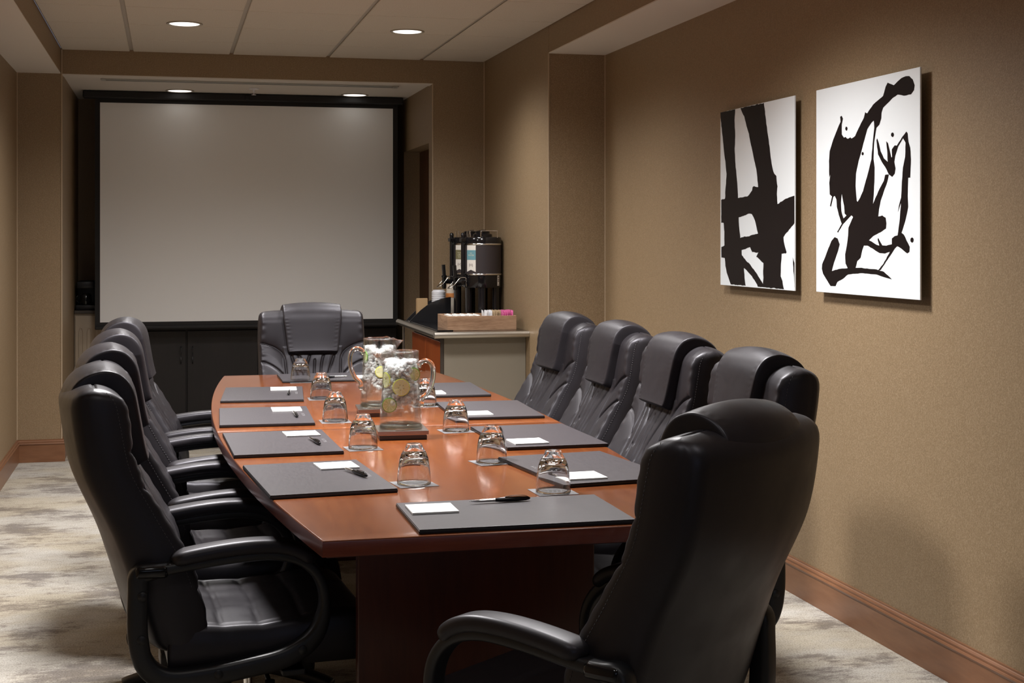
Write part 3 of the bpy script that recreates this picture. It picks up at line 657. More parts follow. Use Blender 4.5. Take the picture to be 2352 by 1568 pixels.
def rough_edge(poly, amp, step=12, seed=1):
    rnd = random.Random(seed); out = []
    n = len(poly)
    for i in range(n):
        a = Vector(poly[i]); b = Vector(poly[(i + 1) % n]); d = b - a; k = max(1, int(d.length / step)); nn = Vector((-d.y, d.x)).normalized() if d.length > 0 else Vector((0, 0))
        for j in range(k):
            p = a + d * (j / k)
            if j: p = p + nn * rnd.uniform(-amp, amp)
            out.append((p.x, p.y))
    return out
def art(loops_groups, y0, z0, wd, hg, name, label, holes_first, amp):
    """y0 is the end furthest from the camera; picture x runs towards the camera"""
    xf = XR - 0.034
    t = empty(name, (XR, y0 - wd / 2, z0 + hg / 2)); tag(t, label, 'picture')
    bm = bmesh.new(); box(bm, xf + 0.0002, xf + 0.006, y0 - wd, y0, z0, z0 + hg, 0.0008, 1); rel(t, bm); obj('glass_panel', bm, M_ARTWHITE, t)
    bm = bmesh.new()
    for s in (0.15, 0.85): box(bm, xf + 0.006, XR, y0 - wd * s - 0.03, y0 - wd * s + 0.03, z0 + 0.15, z0 + hg - 0.15)
    rel(t, bm); obj('wall_mount', bm, M_DARKTRIM, t)
    bm = bmesh.new()
    tr = lambda a, b_, h: Vector((xf - h - 0.00005, y0 - min(max(a / 1000, 0.0005), wd - 0.0005), z0 + min(max(b_ / 1000, 0.0005), hg - 0.0005)))
    for g in loops_groups:
        poly_prism(bm, [rough_edge(l, amp, seed=i + 3) for i, l in enumerate(g)], tr, 0.0004)
    rel(t, bm); obj('ink_strokes', bm, M_ARTBLACK, t)
art([A1[:3], [A1[3]]], 5.765, 1.171, 0.748, 0.745, 'abstract_picture', 'square glass art panel with straight crossing thick black bars, the left picture', 3, 1.6)
art([A2[:3], [A2[3]]] + [[d_] for d_ in A2[4:]], 4.83, 1.175, 0.744, 0.741, 'abstract_picture', 'square glass art panel with curling black ink splashes and drips, the right picture', 3, 0.8)
# ------------------------------------------------------------------ conference table
TT = 0.755; TCY = 4.70
def xleft(y): return 0.148 + 0.0385 * (y - 4.93) ** 2
def xright(y): return 1.284 - 0.030 * (y - 4.86) ** 2
Y0, Y1 = 2.905, 6.515
t = empty('conference_table', (0.716, TCY, 0)); tag(t, 'long boat-shaped cherry wood conference table', 'table')
def top_half(ya, yb, z0, z1, inset, bev, mi=0):
    bm = bmesh.new(); n = 36; out = []
    r = 0.02
    ys = [ya + (yb - ya) * i / n for i in range(n + 1)]
    left = [(xleft(y) + inset, y) for y in ys]; right = [(xright(y) - inset, y) for y in reversed(ys)]
    out = left + right
    vs = [bm.verts.new((x, y, z0)) for x, y in out]; f = bm.faces.new(vs)
    ex = bmesh.ops.extrude_face_region(bm, geom=[f]); vv = [e for e in ex['geom'] if isinstance(e, bmesh.types.BMVert)]
    for v_ in vv: v_.co.z = z1
    bmesh.ops.recalc_face_normals(bm, faces=bm.faces[:])
    ed = [e for e in bm.edges if abs(e.verts[0].co.z - z1) < 1e-6 and abs(e.verts[1].co.z - z1) < 1e-6]
    if bev: bmesh.ops.bevel(bm, geom=ed, offset=bev, segments=3, affect='EDGES', profile=0.5)
    bmesh.ops.recalc_face_normals(bm, faces=bm.faces[:])
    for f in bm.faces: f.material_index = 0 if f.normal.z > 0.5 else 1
    return bm
for ya, yb in ((Y0, 4.6198), (4.6203, Y1)):
    bm = top_half(ya, yb, TT - 0.034, TT, 0, 0.004)
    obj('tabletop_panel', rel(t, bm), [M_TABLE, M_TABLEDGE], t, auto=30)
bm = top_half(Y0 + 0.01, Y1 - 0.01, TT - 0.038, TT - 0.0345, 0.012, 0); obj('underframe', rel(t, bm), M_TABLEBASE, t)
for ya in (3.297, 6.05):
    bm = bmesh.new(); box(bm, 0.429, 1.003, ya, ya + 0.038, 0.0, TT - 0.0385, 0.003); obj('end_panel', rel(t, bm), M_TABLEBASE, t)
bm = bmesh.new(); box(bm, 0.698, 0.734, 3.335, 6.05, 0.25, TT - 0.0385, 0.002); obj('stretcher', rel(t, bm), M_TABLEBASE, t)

# ------------------------------------------------------------------ place settings
# pads: cx, cy, rotation of the sitter frame (0 = sitter looks along +Y), width, depth
PW, PD, PT = 0.475, 0.310, 0.010
def text_at(parent, s, size, x, y, z, m, name, spacing=1.0):
    me = text_mesh(s, size, 0.0002, spacing)
    o = mobj(name, me, m, parent); o.location = (x, y, z); return o
def build_pad():
    t = empty('desk_pad')
    bm = bmesh.new(); box(bm, -PW / 2, PW / 2, -PD / 2, PD / 2, 0, PT - 0.0022, 0.002, 2); obj('pad_base', bm, M_PADEDGE, t)
    bm = bmesh.new(); box(bm, -PW / 2 + 0.001, PW / 2 - 0.001, -PD / 2 + 0.001, PD / 2 - 0.001, PT - 0.0022, PT, 0.0009, 2); obj('writing_surface', bm, M_PAD, t)
    text_at(t, 'HILTON', 0.0145, 0.012, 0.128, PT + 0.00012, M_SILVER, 'embossed_mark', 1.5)
    return t
def build_note():
    t = empty('note_pad')
    bm = bmesh.new(); n = 8; W, H = 0.104, 0.103
    # small paper block whose top sheets lift at one corner
    def lift(x, y): return 0.006 * max(0, (x / W - 0.45) * 1.4) ** 2 + 0.004 * max(0, (-y / H - 0.35)) ** 2 * 4
    g = {}
    for i in range(n + 1):
        for j in range(n + 1):
            x = -W / 2 + W * i / n; y = -H / 2 + H * j / n
            g[i, j] = bm.verts.new((x, y, 0.0038 + lift(x, y)))
    for i in range(n):
        for j in range(n): bm.faces.new([g[i, j], g[i + 1, j], g[i + 1, j + 1], g[i, j + 1]])
    b = {}
    for i in range(n + 1):
        for j in range(n + 1):
            if i in (0, n) or j in (0, n): b[i, j] = bm.verts.new((g[i, j].co.x, g[i, j].co.y, 0.0002 if True else 0))
    ring = [(i, 0) for i in range(n)] + [(n, j) for j in range(n)] + [(n - i, n) for i in range(n)] + [(0, n - j) for j in range(n)]
    for k in range(len(ring)):
        p, q = ring[k], ring[(k + 1) % len(ring)]
        bm.faces.new([g[p], b[p], b[q], g[q]])
    bm.faces.new([b[p] for p in ring])
    obj('paper_block', bm, M_PAPER, t, auto=40)
    o = text_at(t, 'HILTON', 0.0048, 0.030, -0.043, 0.0, M_PAPERLINE, 'printed_text')
    for v_ in o.data.vertices:
        v_.co.z = v_.co.z * 0.4 + 0.0041 + lift(v_.co.x + 0.030, v_.co.y - 0.043)
    return t
def build_pen():
    t = empty('ballpoint_pen')       # along x, tip at -x
    def bar(prof, m, name):
        bm = bmesh.new(); lathe(bm, prof, n=16)
        for v_ in bm.verts: v_.co = Vector((v_.co.z, v_.co.y, v_.co.x + 0.0058))
        return obj(name, bm, m, t, auto=50)
    bar([(0, -0.074), (0.0006, -0.0735), (0.0012, -0.068), (0.0028, -0.058), (0.0036, -0.045), (0.0040, -0.010), (0, -0.010)], M_CHROME, 'barrel')
    bar([(0, -0.012), (0.0040, -0.012), (0.0052, 0.0), (0.0057, 0.02), (0.0057, 0.045), (0.0048, 0.062), (0.003, 0.071), (0, 0.074)], M_GLOSSBLK, 'cap')
    bm = bmesh.new(); sweep(bm, catmull([(0.070, 0, 0.0085), (0.058, 0, 0.0128), (0.035, 0, 0.0138), (0.012, 0, 0.0122)], 5), rrect(0.004, 0.0012, 0.0005)); obj('clip', bm, M_GLOSSBLK, t, auto=40)
    return t
def build_coaster():
    t = empty('paper_coaster')
    bm = bmesh.new(); box(bm, -0.05, 0.05, -0.05, 0.05, 0, 0.0008); obj('card', bm, M_COASTER, t)
    bm = bmesh.new()
    for k in range(5):
        x = -0.022 + k * 0.011
        poly_prism(bm, [[(x - 0.006, -0.020), (x - 0.0025, -0.020), (x + 0.006, 0.020), (x + 0.0025, 0.020)]], lambda a, b_, h: Vector((a, b_, 0.00082 + h)), 0.0001)
    obj('printed_stripes', bm, M_COASTPRINT, t)
    return t
def build_glass():
    bm = bmesh.new()
    # tumbler standing upside down: rim on the coaster, thick foot on top
    outer = [(0.0424, 0.0004), (0.0430, 0.0018), (0.0428, 0.008), (0.0417, 0.022), (0.0398, 0.041), (0.0378, 0.055), (0.0353, 0.066), (0.0318, 0.0755), (0.0277, 0.083), (0.0240, 0.0885), (0.0218, 0.0925), (0.0208, 0.0965), (0.0196, 0.0995), (0.0165, 0.1008), (0.009, 0.1004), (0, 0.0996)]
    inner = [(0, 0.0745), (0.012, 0.0742), (0.020, 0.0725), (0.0262, 0.0685), (0.0305, 0.0625), (0.0345, 0.053), (0.0374, 0.040), (0.0396, 0.022), (0.0409, 0.008), (0.0412, 0.0018), (0.0418, 0.0004)]
    lathe(bm, outer + inner, n=64)
    # close rim
    bm.verts.ensure_lookup_table()
    o0 = bm.verts[0:64]; i0 = bm.verts[-64:]
    for i in range(64):
        j = (i + 1) % 64
        bm.faces.new([o0[i], o0[j], i0[j], i0[i]])
    o = obj('drinking_glass', bm, M_GLASS, smooth=True)
    return o
pad0, note0, pen0, coast0, glass0 = build_pad(), build_note(), build_pen(), build_coaster(), build_glass()
first = dict(pad=True, note=True, pen=True, coaster=True, glass=True)
def use(kind, proto):
    if first[kind]: first[kind] = False; return proto
    return copy_tree(proto)
SET = [  # key, where, cx, cy, heading deg, (glass x, y)
 ('near_end', 'at the near end', 0.745, 3.074, 0, (0.910, 3.335)),
 ('L4', 'nearest on the left side', 0.3685, 3.641, -90 - (-4.8), (0.600, 3.524)),
 ('L3', 'second nearest on the left side', 0.327, 4.290, -90 + 1.7, (0.556, 4.155)),
 ('L2', 'third nearest on the left side', 0.325, 4.945, -90 - 1.9, (0.547, 4.791)),
 ('L1', 'farthest on the left side', 0.3635, 5.650, -90 - 4.6, (0.573, 5.481)),
 ('R4', 'nearest on the right side', 1.074, 3.632, 90 + 7.0, (0.865, 3.814)),
 ('R3', 'second nearest on the right side', 1.107, 4.254, 90 + 1.2, (0.895, 4.462)),
 ('R2', 'third nearest on the right side', 1.110, 4.950, 90 - 2.4, (0.920, 5.163)),
 ('R1', 'farthest on the right side', 1.078, 5.645, 90 - 2.0, (0.915, 5.85)),
 ('far_end', 'at the far end', 0.712, 6.275, 180, (0.554, 6.152))]
for key, where, cx, cy, hd, (gx_, gy_) in SET:
    M_ = Matrix.Translation((cx, cy, TT + 0.0003)) @ Matrix.Rotation(radians(hd), 4, 'Z')
    p = use('pad', pad0); p.location = (cx, cy, TT + 0.0003); p.rotation_euler = (0, 0, radians(hd)); tag(p, 'black leather-look desk pad ' + where, 'desk pad', 'desk pads on the conference table')
    nx, ny = (-0.172, 0.056) if key == 'near_end' else (-0.135, 0.078)
    if key[0] == 'R': nx, ny = -0.150, 0.070
    q_ = M_ @ Vector((nx, ny, PT + 0.0003)); n_ = use('note', note0); n_.location = q_; n_.rotation_euler = (0, 0, radians(hd + {'near_end': 0, 'L3': 2, 'R4': -4}.get(key, 1))); tag(n_, 'small white note pad on the desk pad ' + where, 'note pad', 'white note pads')
    px_, py_, pr = {'near_end': (-0.004, 0.105, 4), 'far_end': (0.02, 0.09, 8), 'L4': (0.0, 0.100, 12), 'L3': (0.045, 0.095, 6), 'L2': (0.03, 0.10, 3), 'L1': (0.03, 0.10, -2), 'R4': (0.01, 0.085, -10), 'R3': (0.05, 0.10, -12), 'R2': (0.03, 0.10, 0), 'R1': (0.03, 0.10, 4)}[key]
    q_ = M_ @ Vector((px_, py_, PT + 0.0003)); n_ = use('pen', pen0); n_.location = q_; n_.rotation_euler = (0, 0, radians(hd + pr)); tag(n_, 'black and silver ballpoint pen on the desk pad ' + where, 'pen', 'pens on the desk pads')
    c_ = use('coaster', coast0); c_.location = (gx_, gy_, TT + 0.0003); c_.rotation_euler = (0, 0, radians(hd + 3)); tag(c_, 'square white paper coaster beside the desk pad ' + where, 'coaster', 'paper coasters under the glasses')
    g_ = use('glass', glass0); g_.location = (gx_, gy_, TT + 0.0014); tag(g_, 'upturned clear tumbler beside the desk pad ' + where, 'glass', 'upturned drinking glasses')

# ------------------------------------------------------------------ pitchers of iced lime water on square trays
def pitcher(x, y, ang, label, wh, slices, seed, icez):
    tr = empty('square_trivet', (x, y, TT)); tag(tr, 'square metal tray under the ' + wh + ' water pitcher', 'tray')
    bm = bmesh.new(); box(bm, -0.073, 0.073, -0.073, 0.073, 0.0, 0.013, 0.002, 2, mat=Matrix.Rotation(radians(-3), 4, 'Z')); obj('lower_plate', bm, M_TRAYDARK, tr)
    bm = bmesh.new(); box(bm, -0.078, 0.078, -0.078, 0.078, 0.0155, 0.028, 0.0015, 2, mat=Matrix.Rotation(radians(-3), 4, 'Z')); box(bm, -0.07, 0.07, -0.07, 0.07, 0.0125, 0.016, mat=Matrix.Rotation(radians(-3), 4, 'Z')); obj('upper_plate', bm, M_STEELTRAY, tr)
    z0 = TT + 0.0285
    t = empty('glass_pitcher', (x, y, z0), radians(ang)); tag(t, label, 'pitcher')
    H_ = 0.238
    def ro(z): return 0.0685 - 0.0125 * min(1, z / 0.20) ** 0.9
    n = 72
    zs_o = [0, 0.002, 0.006, 0.012, 0.03, 0.06, 0.09, 0.12, 0.15, 0.18, 0.200, 0.212, 0.222, 0.230, H_]
    bm = bmesh.new()
    def ringr(z, r, k):
        out = []
        for i in range(n):
            a = 2 * pi * i / n; da = atan2(sin(a - pi), cos(a - pi))      # spout points to -x
            s = max(0, (z - 0.175) / (H_ - 0.175)); e = exp(-(da / 0.30) ** 2)
            rr_ = r + 0.034 * s ** 1.7 * e
            zz = z - 0.010 * s * s * exp(-(da / 0.42) ** 2) + 0.004 * s * s * (exp(-((abs(da) - 0.75) / 0.22) ** 2))
            out.append(bm.verts.new((rr_ * cos(a), rr_ * sin(a), zz)))
        return out
    rings = [[bm.verts.new((0, 0, 0.001))]] + [ringr(z, ro(z) - (0.0025 if z == 0 else 0), 0) for z in zs_o]
    rings += [ringr(H_ + 0.0012, ro(H_) - 0.0014, 0)]
    zs_i = [H_ - 0.0005, 0.230, 0.222, 0.212, 0.200, 0.18, 0.15, 0.12, 0.09, 0.06, 0.03, 0.018, 0.0145]
    rings += [ringr(z, ro(z) - 0.0028 - (0.004 if z < 0.016 else 0), 0) for z in zs_i] + [[bm.verts.new((0, 0, 0.0135))]]
    for A_, B_ in zip(rings, rings[1:]):
        for i in range(n):
            j = (i + 1) % n
            if len(A_) == 1: bm.faces.new([A_[0], B_[j], B_[i]])
            elif len(B_) == 1: bm.faces.new([A_[i], A_[j], B_[0]])
            else: bm.faces.new([A_[i], A_[j], B_[j], B_[i]])
    obj('body', bm, M_THING, t, smooth=True)
    bm = bmesh.new(); lathe(bm, [(0, 0.0022), (ro(0) - 0.006, 0.0022), (ro(0) - 0.0036, 0.004), (ro(0.01) - 0.0034, 0.010), (ro(0.01) - 0.006, 0.0125), (0, 0.0118)], n=64); obj('thick_foot', bm, M_FOOTG, t, auto=50)
    bm = bmesh.new()
    pts = catmull([(0.0555, 0, 0.188), (0.066, 0, 0.2005), (0.084, 0, 0.205), (0.101, 0, 0.192), (0.106, 0, 0.165), (0.100, 0, 0.130), (0.086, 0, 0.103), (0.0715, 0, 0.090), (0.0665, 0, 0.078), (0.0675, 0, 0.060)], 6)
    sc = [1.3, 1.15] + [1.0] * (len(pts) - 8) + [1.05, 1.1, 1.15, 1.1, 0.8, 0.4]
    sweep(bm, pts, rrect(0.0185, 0.0145, 0.0068, 4), side=(0, 1, 0), scale=sc)
    obj('handle', bm, M_PGLASS, t, smooth=True)
    # water
    zw = 0.200
    bm = bmesh.new(); pr = [(0, 0.0142), (ro(0.015) - 0.0078, 0.0152), (ro(0.02) - 0.0034, 0.021)] + [(ro(z) - 0.0033, z) for z in (0.04, 0.07, 0.10, 0.13, 0.16, 0.185, zw)] + [(0, zw)]
    lathe(bm, pr, n=64); o = obj('iced_water', bm, M_THINW, auto=50); o.location = (x, y, z0); tag(o, 'clear water filling the ' + wh + ' pitcher', 'water', kind='stuff')
    # ice
    rnd = random.Random(seed); bm = bmesh.new()
    proto = bmesh.new(); bmesh.ops.create_icosphere(proto, subdivisions=1, radius=1)
    pv = [v_.co.copy() for v_ in proto.verts]; pf = [[v_.index for v_ in f.verts] for f in proto.faces]; proto.free()
    def lump(cx, cy, cz, s):
        R_ = Matrix.Rotation(rnd.uniform(0, 6.28), 3, 'Z') @ Matrix.Rotation(rnd.uniform(0, 6.28), 3, 'X')
        sx, sy, sz = s * rnd.uniform(0.7, 1.2), s * rnd.uniform(0.6, 1.1), s * rnd.uniform(0.5, 1.0)
        ph = rnd.uniform(0, 6)
        vs = []
        for c_ in pv:
            k = 1 + 0.16 * sin(5 * c_.x + ph) * sin(4 * c_.y + ph) 
            p_ = Vector((c_.x * sx, c_.y * sy, c_.z * sz)) * k
            p_ = Vector([max(-s * 0.72, min(s * 0.72, q)) for q in p_])
            p_ = R_ @ p_ + Vector((cx, cy, cz))
            rad = sqrt(p_.x ** 2 + p_.y ** 2); lim = ro(p_.z) - 0.0045
            if rad > lim: p_.x *= lim / rad; p_.y *= lim / rad
            vs.append(bm.verts.new(p_))
        for f in pf: bm.faces.new([vs[i] for i in f])
    for k in range(46):
        a = rnd.uniform(0, 6.28); r = rnd.uniform(0.005, 0.026)
        lump(r * cos(a), r * sin(a), icez + 0.02 + (0.165 - icez) * k / 46, rnd.uniform(0.024, 0.030))
    for k in range(1300):
        a = rnd.uniform(0, 6.28)
        z = icez + 0.018 * sin(a * 2 + seed) + (0.207 - icez) * rnd.random() ** 0.85
        r = (ro(z) - 0.012) * (rnd.random() ** (0.16 if k % 4 else 0.6))
        lump(r * cos(a), r * sin(a), min(z, 0.207), rnd.uniform(0.005, 0.0125))
    o = obj('crushed_ice', bm, M_ICE); o.location = (x, y, z0); tag(o, 'crushed ice floating in the upper part of the ' + wh + ' pitcher', 'ice', kind='stuff')
    # citrus slices pressed against the inside of the glass
    for kind, A_, z, tilt, r, lab in slices:
        tt = empty('lime_slice' if kind == 'lime' else 'lemon_slice')
        A_ = radians(A_)
        tt.location = (x + (ro(z) - 0.0072) * cos(A_), y + (ro(z) - 0.0072) * sin(A_), z0 + z)
        tt.rotation_euler = (0, 0, A_)
        tag(tt, lab, kind + ' slice')
        Mt = Matrix.Rotation(radians(tilt), 4, 'Z') @ Matrix.Rotation(radians(90), 4, 'Y')
        def disc(pr_, m, name, par):
            bm = bmesh.new(); lathe(bm, pr_, n=40)
            for v_ in bm.verts:
                v_.co = Mt @ v_.co
                # follow the curve of the glass
                v_.co.x -= (v_.co.y ** 2) / (2 * ro(z)) * (1.0 if abs(tilt) < 20 else 0.2)
            return obj(name, bm, m, par, auto=50)
        disc([(r - 0.0016, -0.0018), (r, -0.0012), (r, 0.0012), (r - 0.0016, 0.0018), (r - 0.0024, 0.0018), (r - 0.0024, -0.0018)], M_LIMERIND if kind == 'lime' else M_LEMRIND, 'rind', tt)
        disc([(0, -0.0018), (r - 0.0024, -0.0018), (r - 0.0024, 0.0018), (0, 0.0018)], M_PITH, 'pith', tt)
        bm = bmesh.new(); ns = 9
        for k in range(ns):
            a0 = 2 * pi * k / ns + 0.06; a1 = 2 * pi * (k + 1) / ns - 0.06
            lp = [(0.1 * r * cos((a0 + a1) / 2), 0.1 * r * sin((a0 + a1) / 2))] + [((r - 0.0042) * cos(a0 + (a1 - a0) * q / 4), (r - 0.0042) * sin(a0 + (a1 - a0) * q / 4)) for q in range(5)]
            for sgn in (1, -1):
                poly_prism(bm, [lp], lambda a, b_, h, s_=sgn: Vector((a, b_, s_ * (0.0018 + h))), 0.0003)
        for v_ in bm.verts:
            v_.co = Mt @ v_.co; v_.co.x -= (v_.co.y ** 2) / (2 * ro(z)) * (1.0 if abs(tilt) < 20 else 0.2)
        obj('segments', bm, M_LIMEFLESH if kind == 'lime' else M_LEMFLESH, tt)
        if kind == 'lemon' and r > 0.022:
            bm = bmesh.new()
            for k in range(5):
                a0 = 2 * pi * k / 5 + 1.1; c_ = Vector((0.0085 * cos(a0), 0.0085 * sin(a0), 0.0023))
                lathe(bm, [(0, -0.0004), (0.0013, -0.0004), (0.0013, 0.0004), (0, 0.0004)], c_.x, c_.y, c_.z, 8)
            for v_ in bm.verts:
                v_.co = Mt @ v_.co; v_.co.x -= (v_.co.y ** 2) / (2 * ro(z))
            obj('seeds', bm, M_SEED, tt)
    return t
pitcher(0.704, 4.378, 8, 'clear glass pitcher of iced water with citrus slices, handle at the right, the nearer one', 'nearer',
        [('lemon', 262, 0.130, 0, 0.0265, 'round lemon slice with seeds in the middle of the nearer pitcher'),
         ('lime', 222, 0.075, 40, 0.0225, 'lime slice with dark green rind low in the nearer pitcher at the left'),
         ('lime', 310, 0.168, -40, 0.021, 'lime slice high in the nearer pitcher by the handle'),
         ('lemon', 196, 0.150, 0, 0.024, 'lemon slice seen edge-on at the left wall of the nearer pitcher')], 3, 0.085)
pitcher(0.7196, 4.950, 188, 'clear glass pitcher of iced water with citrus slices, handle at the left, the farther one', 'farther',
        [('lime', 186, 0.175, 0, 0.021, 'lime slice at the left wall of the farther pitcher near its handle'),
         ('lemon', 268, 0.125, 0, 0.020, 'pale lemon slice in the middle of the farther pitcher')], 8, 0.085)
# ------------------------------------------------------------------ executive chairs (local frame: +x forward, +z up)
def lerp_tab(tab, s):
    if s <= tab[0][0]: return tab[0][1]
    for (a, va), (b_, vb) in zip(tab, tab[1:]):
        if s <= b_:
            k = (s - a) / (b_ - a); return va + (vb - va) * k
    return tab[-1][1]
def smooth_tab(tab, n=200):
    """resample a table as a smooth curve"""
    pts = catmull([(a, v_, 0) for a, v_ in tab], 8)
    return [(p.x, p.y) for p in pts]
# front face of the back cushion: height -> forward position
FRONT = smooth_tab([(0.40, -0.145), (0.45, -0.145), (0.50, -0.148), (0.56, -0.158), (0.60, -0.172), (0.638, -0.190), (0.67, -0.209), (0.70, -0.227), (0.73, -0.243), (0.76, -0.259), (0.79, -0.276), (0.825, -0.294), (0.85, -0.302), (0.88, -0.308), (0.93, -0.317), (0.98, -0.326), (1.02, -0.334), (1.05, -0.340)])
THICK = smooth_tab([(0.40, 0.100), (0.50, 0.108), (0.60, 0.114), (0.70, 0.114), (0.80, 0.107), (0.90, 0.097), (0.98, 0.091), (1.05, 0.088)])
def gauss_tab(f, sg):
    out = []
    for i in range(0, 82):
        z = 0.34 + i * 0.01; s = 0; ws = 0
        for k in range(-12, 13):
            w_ = exp(-(k / 4.8) ** 2); s += w_ * f(z + k * sg / 4); ws += w_
        out.append((z, s / ws))
    return out
_F = FRONT
_R = smooth_tab([(0.36, -0.225), (0.40, -0.235), (0.45, -0.250), (0.502, -0.268), (0.56, -0.285), (0.625, -0.305), (0.692, -0.331), (0.754, -0.363), (0.80, -0.386), (0.838, -0.401), (0.915, -0.417), (0.986, -0.426), (1.05, -0.430)])
REAR = gauss_tab(lambda z: lerp_tab(_R, z), 0.035)
FRONT = gauss_tab(lambda z: lerp_tab(_F, z), 0.022)
THICK = [(z, lerp_tab(FRONT, z) - r_) for z, r_ in REAR]
WIDTH = smooth_tab([(0.40, 0.243), (0.50, 0.249), (0.62, 0.251), (0.75, 0.246), (0.88, 0.247), (0.97, 0.244), (1.05, 0.238)])
def seg_dist(px, py, pl):
    d = 9
    for (ax, ay), (bx, by) in zip(pl, pl[1:]):
        vx, vy = bx - ax, by - ay; t_ = max(0, min(1, ((px - ax) * vx + (py - ay) * vy) / (vx * vx + vy * vy + 1e-12)))
        d = min(d, sqrt((px - ax - vx * t_) ** 2 + (py - ay - vy * t_) ** 2))
    return d
def sm(pl): return [(p.x, p.y) for p in catmull([(a, b_, 0) for a, b_ in pl], 4)]
SE1 = sm([(0.26, 0.882), (0.225, 0.876), (0.185, 0.862), (0.155, 0.843), (0.137, 0.822), (0.130, 0.79), (0.126, 0.73), (0.120, 0.66), (0.112, 0.607)])
SE2 = sm([(0.26, 0.796), (0.222, 0.790), (0.185, 0.772), (0.152, 0.745), (0.128, 0.715)])
SE3 = sm([(0.26, 0.548), (0.215, 0.560), (0.165, 0.585), (0.112, 0.607), (0.06, 0.600), (0.0, 0.597)])
GATH = [sm([(-0.075, 0.835), (-0.055, 0.80), (-0.040, 0.765), (-0.040, 0.70)]), sm([(-0.010, 0.835), (-0.025, 0.795), (-0.036, 0.765)]),
        sm([(0.055, 0.835), (0.040, 0.79), (0.032, 0.73), (0.030, 0.66)]), sm([(0.100, 0.82), (0.080, 0.77), (0.062, 0.71), (0.058, 0.65)]),
        sm([(-0.100, 0.82), (-0.085, 0.76), (-0.078, 0.68)]), sm([(0.008, 0.80), (0.002, 0.74), (-0.004, 0.64)]), sm([(-0.062, 0.70), (-0.058, 0.65), (-0.066, 0.62)])]
def relief(y, z):
    a = abs(y)
    d1 = min(seg_dist(a, z, SE1), seg_dist(a, z, SE2), seg_dist(a, z, SE3))
    puff = 0.011 * (1 - exp(-d1 / 0.030)) - 0.0075 * exp(-(d1 / 0.0032) ** 2)
    if a < 0.14 and 0.58 < z < 0.86:
        g = min(seg_dist(y, z, pl) for pl in GATH)
        puff += -0.0075 * exp(-(g / 0.0036) ** 2) + 0.003 * (1 - exp(-g / 0.012)) + 0.0005 * sin(y * 210 + 3 * sin(z * 20)) * exp(-((z - 0.80) / 0.07) ** 2)
    if a > 0.19:
        puff += 0.0011 * sin(z * 190 + 2 * sin(z * 31)) * exp(-((a - 0.235) / 0.014) ** 2)
    return puff
def loop_param(nf, ns, nr):
    """cross-section parameters: (side, t) with side F front, L left, R rear, S right"""
    out = []
    for i in range(nf + 1): out.append(('F', -1 + 2 * i / nf))
    for i in range(1, ns): out.append(('L', i / ns))
    for i in range(nr + 1): out.append(('R', 1 - 2 * i / nr))
    for i in range(1, ns): out.append(('S', i / ns))
    return out
